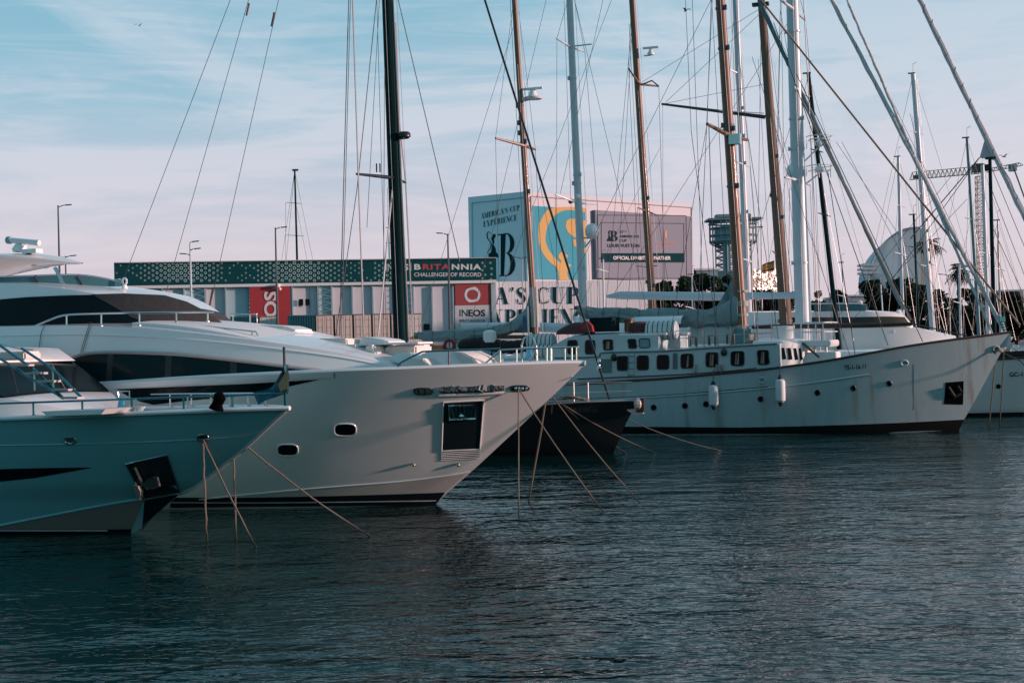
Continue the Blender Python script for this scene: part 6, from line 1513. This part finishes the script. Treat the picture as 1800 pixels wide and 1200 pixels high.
    # fenders
    for x, y0, y1, l in ((1256, 668, 721, 'white fender with dark ends hanging aft, below the fifth window'), (1373, 657, 715, 'white fender with dark ends hanging forward, nearer the bow of the old ketch')):
        t = fr.side(x, y0, W, .28); b_ = fr.side(x, y1, lambda a, b: -fr.side(x, y0, W, .28).y); h = t.z-b_.z; r = .21
        o = V((t.x, t.y, b_.z)); e2 = empty('fender', fr.M @ Matrix.Translation(o), l, 'fender', 'fenders on the white ketch')
        MB().lathe((0, 0, 0), [(r*.55, h*.14), (r*.95, h*.2), (r, h*.3), (r, h*.72), (r*.95, h*.8), (r*.55, h*.85)], 14).build('body', mat('fender_white', (.62, .66, .68), .5), e2, smooth=True)
        MB().lathe((0, 0, 0), [(0, 0), (r*.3, h*.04), (r*.6, h*.15)], 12).build('end_cap', RUBBER, e2, smooth=True); MB().lathe((0, 0, 0), [(r*.6, h*.84), (r*.28, h*.96), (0, h)], 12).build('end_cap', RUBBER, e2, smooth=True)
        MB().tube([V((0, 0, h*.96)), V((0, .15, h+.45))], .02, 5).build('lanyard', ROPED, e2)
    h = fr.M @ fr.side(1751, 613, W, .05)
    rope_thing('mooring_rope', [h, onz(1738, 754, -.05)], .03, ROPE, 'rope hanging down from the hawse of the stained white bow', 'rope', 'mooring ropes')
    h2 = fr.M @ fr.side(1765, 608, W, .05, 1); rope_thing('mooring_rope', [h2, onz(1757, 750, -.05)], .03, ROPE, 'rope hanging just right of the stained white bow', 'rope', 'mooring ropes')
    rope_thing('mooring_rope', [h, h2+V((.5, -.4, -.6)), fr.M @ (fr.ctr(1830, 660)+V((0, -2, 0)))], .035, ROPED, 'dark rope leaving the stained bow towards the right edge', 'rope', 'mooring ropes')
    # Spanish ensign high on the rigging
    s0 = fr.ctr(1361, 457, 1.0); fl = empty('flag', fr.M @ Matrix.Translation(s0), 'red and yellow striped flag flying beside the weathered wooden mast', 'flag')
    def q(u, v): return fr.side(1361-22*u, 457+5*u+ (18-1*u)*v + 6*u*(1-v)*.6, 1.0, 0, 1)-s0+V((0, .12*math.sin(u*7), 0))
    for v0, v1, m_ in ((0, .22, RED), (.22, .76, YELLOW), (.76, 1, RED)):
        MB().grid([[q(i/10, lerp(v0, v1, j/3)) for j in range(4)] for i in range(11)]).build('flag_stripe', m_, fl, smooth=True)
    MB().add([q(.45, .36)+V((0, -.03, 0)), q(.6, .36)+V((0, -.03, 0)), q(.6, .62)+V((0, -.03, 0)), q(.45, .62)+V((0, -.03, 0))], [(0, 1, 2, 3)]).build('flag_emblem', mat('emblem_brown', (.25, .08, .05), .8), fl)
ketch()

# ------------------------------------------------------------------ boats moored beyond
def bx(D, px): return V((P(px, 600, D).x, D, 0))
# white sloop with satellite dome
fr, e, W_, zz = simple_boat(0, 0, 18, 24, 5.5, 2.0, HULLW, 'white sloop behind the ketch with a tall white mast and round satellite dome', O=bx(78, 1165))
mast_part(fr, e, (1027, 600), (1001, 0), 15, 12, MASTW, 1.5, z0=1.5)
wire(fr, e, (1034, 600), (1022, 360), .05, m=MASTW, name='mast_track')
spreader(fr, e, (1016, 357), (976, 342), (1050, 359), MASTW, .06, -1.6, 1.4); spreader(fr, e, (1005, 84), (978, 68), (1028, 91), MASTW, .06, -1.4, 1.2)
wire(fr, e, (1005, 82), (1040, 78), .04, m=MASTW, name='spreader')
p = fr.ctr(1041, 412); MB().lathe(p, [(0, -.25), (.22, -.22), (.38, -.05), (.40, .25), (.33, .45), (.18, .58), (0, .62)], 16).build('satellite_dome', WHITE, e, smooth=True)
MB().tube([fr.ctr(1041, 419), fr.ctr(1028, 435)], .05, 6).tube([fr.ctr(1041, 419), fr.ctr(1026, 418)], .05, 6).build('dome_bracket', MASTW, e)
p = fr.ctr(1003, 354); MB().ball(p, .14, 8, 6).build('deck_camera', DARK, e)
p = fr.ctr(1018, 346); MB().ball(p+V((0, -.25, 0)), .14, 8, 6).build('steaming_light', WHITE, e)
MB().tube([fr.ctr(812, 575), fr.ctr(925, 574), fr.ctr(1025, 578)], [.22, .3, .26], 10).build('boom', MASTW, e, smooth=True)
for a, b in (((978, 600), (979, 68)), ((982, 600), (976, 342)), ((979, 68), (998, 0)), ((1055, 600), (1050, 359)), ((1050, 359), (1028, 92)), ((1028, 92), (1010, 0)), ((1150, 600), (1010, 0)), ((830, 560), (960, 0)), ((1050, 359), (1050, 600)), ((985, 340), (1060, 0))): wire(fr, e, a, b, .012, m=WIRE, name='shroud')

# two masted wooden schooner
fr, e, W_, zz = simple_boat(0, 0, 18, 34, 7, 2.3, HULLW, 'schooner behind the ketch with two weathered wooden masts and a dark yard', O=bx(84, 1560))
mast_part(fr, e, (1151, 600), (1111, 0), 15, 11, WOODM, 1.1, z0=1.5)
mast_part(fr, e, (1384, 600), (1339, 12), 24, 13, WOODG, 1.0, z0=1.5, flat=1.0)
MB().tube([fr.ctr(1345, 100), fr.ctr(1350, 190)], .1, 6).build('mast_block', STEEL, e)
MB().box(fr.ctr(1337, 8), (1.0, .4, .18)).box(fr.ctr(1338, 4), (.4, .3, .4)).build('mast_cap', DARK, e)
MB().tube([fr.ctr(1163, 183), fr.ctr(1345, 206)], [.07, .12], 8).build('yard', mat('yard_dark', (.035, .04, .045), .5), e, smooth=True)
MB().tube([fr.ctr(1264, 194.5, -.2), fr.ctr(1343, 199.5, -.2)], .03, 5).build('yard_rail', STEEL, e)
spreader(fr, e, (1124, 148), (1105, 121), (1158, 152), WOODG, .07, -1.5, 1.3); spreader(fr, e, (1139, 372), (1121, 365), (1157, 379), WOODG, .05, -1.0, .8); spreader(fr, e, (1370, 452), (1358, 441), (1380, 455), WOODG, .05, -.8, .6)
MB().tube([fr.ctr(1126, 150), fr.ctr(1146, 142), fr.ctr(1158, 152)], .05, 5).build('crosstree', WOODG, e)
radar(fr, e, (1144, 96), .5)
for a, b in (((1345, 10), (1128, 145)), ((1347, 14), (1170, 180)), ((1345, 148), (1170, 182)), ((1345, 152), (1395, 350)), ((1345, 12), (1440, 250)), ((1128, 600), (1105, 121)), ((1172, 600), (1158, 152)), ((1105, 121), (1110, 0)), ((1165, 183), (1166, 600)), ((1095, 600), (1121, 365)), ((1190, 600), (1157, 380)), ((1345, 140), (1480, 590)), ((1346, 20), (1425, 180)), ((1080, 590), (1113, 20)), ((1060, 590), (1113, 20)),
             ((1404, 600), (1352, 150)), ((1330, 600), (1338, 20)), ((1420, 600), (1345, 20))): wire(fr, e, a, b, .014, m=WIRE, name='shroud')

# slim white mast
fr, e, W_, zz = simple_boat(0, 0, 18, 20, 5, 1.9, HULLW, 'white sloop whose slim white mast stands just right of the thick wooden mast', O=bx(92, 1450))
mast_part(fr, e, (1318, 600), (1293, 0), 13, 11, MASTW, 1.2, z0=1.2)
spreader(fr, e, (1299, 130), (1283, 123), (1306, 134), MASTW, .06, -.8, .6); spreader(fr, e, (1308, 290), (1296, 285), (1318, 292), MASTW, .06, -.8, .6); spreader(fr, e, (1316, 458), (1306, 455), (1321, 460), MASTW, .06, -.8, .6)
for a, b in (((1283, 600), (1283, 123)), ((1283, 123), (1292, 0)), ((1345, 600), (1318, 292)), ((1345, 600), (1296, 20))): wire(fr, e, a, b, .012, m=WIRE, name='shroud')

# thick white mast sloop with long white boom and furled headsail
fr, e, W_, zz = simple_boat(0, 0, 18, 40, 8, 2.3, HULLW, 'big white sloop with the thickest white mast, a long white boom and a furled headsail', O=bx(74, 1840), coach=False)
mast_part(fr, e, (1412, 600), (1393, 0), 27, 22, MASTW, 1.8, z0=2.0)
wire(fr, e, (1426, 600), (1407, 140), .08, m=WHITE, name='mast_track')
MB().tube([fr.ctr(1066, 521), fr.ctr(1090, 519), fr.ctr(1250, 521), fr.ctr(1404, 519)], [.08, .24, .25, .18], 10).build('boom', MASTW, e, smooth=True)
for c, l, r_ in (((1399, 20), (1372, 0), (1416, 36)), ((1404, 160), (1395, 152), (1422, 170)), ((1408, 318), (1380, 312), (1424, 325))): spreader(fr, e, c, l, r_, MASTW, .09, -1.4, 1.2)
p = fr.ctr(1393, 300); MB().ball(p, .34, 12, 8, 1.1).build('satellite_dome', WHITE, e, smooth=True); MB().box(p+V((0, 0, -.4)), (.6, .5, .06)).build('dome_shelf', MASTW, e)
b = MB()
for zc, rr in ((240, 24), (246, 20), (292, 24), (300, 20)):
    c = fr.ctr(1440, zc); r0 = rr*.029; b.tube([c+V((r0*math.cos(a), r0*math.sin(a), 0)) for a in [2*math.pi*k/16 for k in range(17)]], .025, 4, False)
for x in (1418, 1440, 1460): b.tube([fr.ctr(x, 238), fr.ctr(x, 262)], .02, 4); b.tube([fr.ctr(x, 288), fr.ctr(x, 312)], .02, 4)
b.tube([fr.ctr(1408, 290), fr.ctr(1440, 258)], .05, 5).tube([fr.ctr(1408, 330), fr.ctr(1440, 305)], .05, 5); b.build('dome_cage', WHITE, e)
for y in (252, 298): MB().ball(fr.ctr(1440, y), .26, 10, 6, .8).build('satellite_dome', WHITE, e, smooth=True)
furled(fr, e, (1800+25, 430), (1617, 0), 10, mat('furled_grey', (.55, .55, .58), .8, bump=.4), 1.7, seed=8)
q = [fr.ctr(x, y, .1) for x, y in ((1734, 234), (1740, 255), (1752, 282), (1722, 277))]; q2 = [v+V((0, .15, 0)) for v in q]
MB().add(q+q2, [(0, 1, 2, 3), (7, 6, 5, 4), (0, 4, 5, 1), (2, 6, 7, 3), (0, 3, 7, 4)]).build('sail_clew', mat('furled_grey', (.3, .3, .3)), e)
wire(fr, e, (1722, 277), (1600, 420), .03, m=ROPED, name='sheet'); wire(fr, e, (1722, 277), (1540, 530), .02, m=WIRE, name='sheet')
furled(fr, e, (1588, 545), (1452, 255), 7, mat('furled_teal', (.10, .20, .22), .7), 1.9, seed=6)
wire(fr, e, (1800+20, 400), (1780, 290), .04, m=ROPED, name='stay')
for a, b in (((1362, 600), (1372, 0)), ((1366, 250), (1372, 0)), ((1438, 600), (1422, 170)), ((1428, 172), (1416, 36)), ((1416, 36), (1407, 0)), ((1436, 600), (1424, 325)), ((1388, 330), (1386, 520)), ((1445, 600), (1412, 0)), ((1395, 152), (1372, 20)), ((1080, 515), (1385, 40)), ((1300, 517), (1390, 220)), ((1700, 590), (1470, 250)), ((1662, 590), (1480, 250)), ((1690, 600), (1600, 200)), ((1760, 575), (1560, 160)), ((1500, 560), (1700, 350)), ((1470, 560), (1680, 300))): wire(fr, e, a, b, .013, m=WIRE, name='shroud')
MB().prism([fr.ctr(x, y) for x, y in ((1404, 455), (1410, 486), (1400, 486))], (0, .2, 0)).build('sail_bag', mat('bag_grey', (.15, .2, .22), .8), e)

# background motor yacht
def back_yacht():
    fr = Fr(0, 0, 16, bx(88, 1690)); 
    e = empty('motor_yacht', fr.M, 'white motor yacht with a wraparound dark window behind the stained bow', 'motor yacht')
    xs = interp([(-1, -1), (0, 0), (2.5, 2.2), (4, 3.2)]); W = hullW(xs, 3, 3.5, 3.4, 10, 2.0)
    zs, a, b = fr.zf([(1250, 618), (1400, 617), (1560, 613), (1640, 604), (1690, 594)], W); zsh = lambda x: zs(x)
    o, edge = make_hull(W, xs, zsh, 30, HULLW, e, ns=30, nr=8); make_deck(W, edge, WHITE2, e, dz=.1)
    side_strake(fr, W, [(1300, 620), (1450, 619.5), (1560, 615), (1620, 609)], .12, DARK, e, 'belt_window', .0)
    W1 = lambda x, z: max(.4, min(3.0, 3.0*(1-max(0, (x-x1+6)/7)**2.2))); x1 = fr.side(1680, 594, .5).x
    t1, _, xf = fr.zf([(1300, 577, -1), (1480, 577, -1), (1560, 576, -.5), (1600, 576, 0), (1640, 584, .2), (1680, 593, .3)], W1, 3); house(lambda x: zsh(x)-.3, t1, W1, -24, xf, WHITE, e, .1, 30, 'superstructure')
    W2 = lambda x, z: max(.3, min(2.5, 2.5*(1-max(0, (x-x2+3.4)/4)**2.2))); x2 = fr.side(1606, 570, .3, 0, 1).x
    t2, _, xf2 = fr.zf([(1300, 549, -1), (1420, 548, -1), (1500, 547, -.8), (1550, 549, -.3), (1585, 553, .1), (1598, 566, .2), (1605, 574, .2)], W2, 3); house(lambda x: t1(x)-.1, t2, W2, -24, xf2, WHITE, e, .1, 40, 'wheelhouse')
    panel(surf(fr, W2, .03), [(1380, 558), (1500, 557.5), (1560, 556), (1590, 557)], [(1380, 576), (1500, 576), (1560, 575), (1602, 573)], 24, 3).build('window', mat('bronze_glass', (.035, .028, .022), .1), e, smooth=True)
    W3 = lambda x, z: 1.9; t3, _, xf3 = fr.zf([(1400, 536), (1430, 534), (1512, 533), (1520, 537)], W3, 2); house(lambda x: t2(x)-.2, t3, W3, fr.side(1430, 534, 1.9).x, xf3, mat('screen_teal', (.05, .14, .17)), e, .05, 20, 'flybridge_screen')
    side_strake(fr, W3, [(1400, 534), (1514, 533)], .05, WHITE, e, 'screen_rail', .02)
    c = fr.side(1564, 583, 2.6); MB().box(c, (.5, .3, .16)).lathe(c+V((.25, 0, 0)), [(.12, -.1), (.12, .12), (0, .14)], 10).build('deck_light', WHITE, e)
    for x, y in ((1512, 532), (1582, 551), (1580, 548)): MB().ball(fr.ctr(x, y), .16, 8, 6).build('antenna_dome', WHITE, e)
back_yacht()

# white boat at the right edge
def right_boat():
    fr = Fr(0, 0, 18, bx(70, 1960)); e = empty('sailing_yacht', fr.M, 'white hulled boat at the right edge with black registration letters', 'sailboat')
    xs = interp([(-1, -1), (0, 0), (2.5, 2.2), (4, 3.2)]); W = hullW(xs, 2.6, 3.1, 3, 12, 2.0)
    zs, a, b = fr.zf([(1600, 636), (1700, 634), (1800, 628), (1900, 620)], W); zsh = lambda x: zs(x)
    o, edge = make_hull(W, xs, zsh, 26, HULLW, e, ns=40, nr=10); make_deck(W, edge, WHITE2, e, dz=.1); cap_rail(edge, DARK, e, .06)
    panel(surf(fr, W, .02), [(1690, 726), (1800, 724)], [(1690, 740), (1800, 740)], 10, 2).build('boot_stripe', NAVY, e)
    panel(surf(fr, W, .02), [(1700, 622), (1800, 616)], [(1700, 632), (1800, 628)], 10, 2).build('sheer_stripe', DARK, e)
    text('GC-1-', surf(fr, W, .02), (1774, 654), (1803, 653.4), (1774, 662), mat('lettering_black', (.01, .012, .015)), e, bold=.02)
    patch(surf(fr, W, .02), oval(1755, 679, 4.5, 4.3, 14), 2).build('porthole', GLASS, e)
    Wr = lambda x, z: W(x, z)-.1; house(lambda x: zsh(x)-.2, lambda x: zsh(x)+.55, lambda x, z: 1.6, -22, -6, WHITE, e, .1, 10, 'coachroof')
    b = MB(); random.seed(1)
    for k in range(10): c = fr.side(1780+k*4, 616-random.random()*8, 1.0); b.ball(c, .12, 6, 4)
    b.build('winch', STEEL, e)
    mast_part(fr, e, (1748, 600), (1740, 278), 8, 6, CARB, 1.0, z0=2)
    MB().box(fr.ctr(1741, 278), (.5, .2, .12)).build('masthead', DARK, e)
    for a, b in (((1745, 400), (1800, 520)), ((1742, 330), (1830, 560)), ((1743, 420), (1792, 575)), ((1741, 290), (1820, 480))): wire(fr, e, a, b, .02, m=WIRE, name='shroud')
right_boat()

# smaller masted yachts in the rows behind, every one with its own hull, mast and stays
def far_boat(D, base, top, wpx, m, label, hull=HULLW, spr=(), L=14, stays=True, mh=True):
    dx = base[0]+90
    fr, e, W_, zz = simple_boat(0, 0, 18, L, 4.2, 1.5, hull, label, O=bx(D, dx), group='masted yachts in the rows behind')
    A, B, r = mast_part(fr, e, (base[0], 600), top, wpx, wpx*.75, m, 1.0, z0=1.2)
    for k in spr:
        t = k; c = (lerp(top[0], base[0], t), lerp(top[1], base[1], t)); spreader(fr, e, c, (c[0]-12, c[1]-3), (c[0]+10, c[1]+3), m, .04, -.8, .7)
    if mh:
        b = MB(); b.box(B+V((-.1, 0, .05)), (.5, .15, .08)).tube([B, B+V((0, 0, .7))], .015, 4).tube([B+V((0, 0, .7)), B+V((.25, 0, .8))], .015, 4); b.build('masthead', WIRE, e)
    if stays:
        wire(fr, e, B, fr.ctr(top[0]+ (base[1]-top[1])*.30, 595), .013, m=WIRE, name='stay'); wire(fr, e, B, fr.ctr(top[0]-(base[1]-top[1])*.22, 595), .013, m=WIRE, name='stay')
        for s in (-1, 1): wire(fr, e, B, (base[0]+s*9, 598), .012, m=WIRE, name='shroud')
        wire(fr, e, A.lerp(B, .7), fr.ctr(base[0]+26, 598), .013, m=WIREL, name='stay'); wire(fr, e, A.lerp(B, .85), fr.ctr(base[0]-30, 598), .012, m=WIREL, name='stay')
    return fr, e
far_boat(100, (1641, 600), (1605, 130), 11, MASTW, 'sloop with the tallest pale mast right of the curved building', spr=(.22, .45, .72), L=18)
far_boat(110, (1588, 560), (1579, 276), 7, MASTW, 'sloop with a shorter pale mast in front of the curved building', spr=(.3, .6))
far_boat(105, (1616, 570), (1606, 378), 5, CARB, 'yacht with a short black mast topped by antennas beside the higher palm', BLACK, spr=(.3,), stays=False)
far_boat(98, (1722, 600), (1700, 243), 7, MASTT, 'sloop with a teal mast left of the crane tower', spr=(.4, .7), L=16)
far_boat(108, (1738, 600), (1727, 290), 8, MASTW, 'sloop with a white mast directly before the crane tower', spr=(.5,), L=16)
far_boat(112, (1689, 600), (1686, 465), 5, MASTW, 'small yacht with a low grey mast below the lower palm', spr=(.5,))
far_boat(102, (1759, 600), (1754, 388), 4, WIREL, 'yacht with a thin grey mast right of the black masts', spr=(.4,))
far_boat(86, (1474, 580), (1421, 130), 9, CARB, 'dark sloop with a leaning black mast right of the thickest white mast', BLACK, spr=(.3, .55), L=18)
far_boat(118, (1062, 590), (1060, 455), 4, MASTW, 'small yacht with a short pale mast in front of the white hall', spr=(.15,), stays=False)
far_boat(120, (1218, 600), (1216, 483), 3, MASTW, 'small yacht with a thin low mast left of the lattice tower', spr=(.5,))
far_boat(116, (1340, 600), (1338, 400), 3, WIREL, 'small yacht with a thin grey mast behind the striped flag', stays=False)
far_boat(120, (1485, 560), (1480, 462), 3, MASTT, 'small yacht with a thin teal mast right of the black leaning mast', spr=(.6,), stays=False)
far_boat(118, (1640, 600), (1635, 430), 4, WIREL, 'small yacht with a thin grey mast close to the tallest pale mast', spr=(.2, .6))
far_boat(114, (1555, 590), (1548, 500), 3, MASTW, 'small yacht with a stub mast in front of the tall dark tree', stays=False)
far_boat(230, (526, 600), (518, 298), 4.5, CARB, 'distant yacht with a lone dark mast rising behind the warehouse', BLACK, spr=(.38, .75), L=24) if False else None
def lone_mast():
    D = 238; fr = Fr(0, 0, 0, V((P(526, 600, D).x, D, QZ))); e = empty('dry_berthed_yacht', fr.M, 'lone dark mast of a yacht laid up behind the warehouse', 'sailboat')
    MB().grid([[V((lerp(-8, 8, i/10), (1.9*math.sin(math.pi*min(1, .15+i/10*.9)))*math.cos(a), 2.4+1.6*math.sin(a))) for a in [math.pi+math.pi*k/8 for k in range(9)]] for i in range(11)]).build('hull', BLACK, e, smooth=True)
    mast_part(fr, e, (525, 560), (518, 298), 4.6, 3, CARB, 1.0, z0=2.5)
    for y in (357, 414): spreader(fr, e, (518+(y-298)*.026, y), (502+(y-357)*.02, y-1), (530+(y-357)*.08, y+1), WIRE, .05, -1, 1)
    for a, b in (((518, 300), (550, 458)), ((518, 300), (503, 458)), ((520, 357), (540, 458)), ((518, 300), (495, 458)), ((502, 357), (502, 458))): wire(fr, e, a, b, .03, m=WIRE, name='shroud')
    MB().box(fr.ctr(519, 299), (1.0, .3, .3)).build('masthead', DARK, e)
lone_mast()
def far_mast():
    D = 215; fr = Fr(0, 0, 0, V((P(686, 600, D).x, D, QZ))); e = empty('signal_mast', fr.M, 'thin pale mast with short yards just left of the black mast', 'mast')
    A, B, r = mast_part(fr, e, (686, 560), (682, 330), 3.4, 2, MASTW, 1.0, z0=0)
    b = MB(); 
    for y in (400, 427): b.tube([fr.ctr(678, y), fr.ctr(700, y)], .07, 5)
    b.build('yard', MASTW, e)
far_mast()
# gulls
for i, (x, y, D, s) in enumerate(((1765, 276, 120, 1), (245, 46, 150, .8), (1205, 20, 110, .7))):
    c = P(x, y, D); mb = MB(); mb.tube([V((-.22*s, 0, 0)), V((0, 0, .03)), V((.25*s, 0, 0))], [.02, .08*s, .02], 6)
    for sg in (-1, 1): mb.add([V((-.08, 0, .03)), V((.08, 0, .03)), V((.02, sg*.35*s, .22)), V((-.15, sg*.75*s, .1)), V((-.2, sg*.35*s, .2))], [(0, 1, 2, 4), (4, 2, 3)])
    o = mb.build('gull', mat('gull_grey', (.12, .12, .13), .8)); o.location = c; o.rotation_euler = (0, 0, R(30+i*50))
    tag(o, ('small gull gliding above the crane jib', 'tiny gull alone in the upper left sky', 'tiny gull near the top of the thick wooden mast')[i], 'gull', 'gulls')
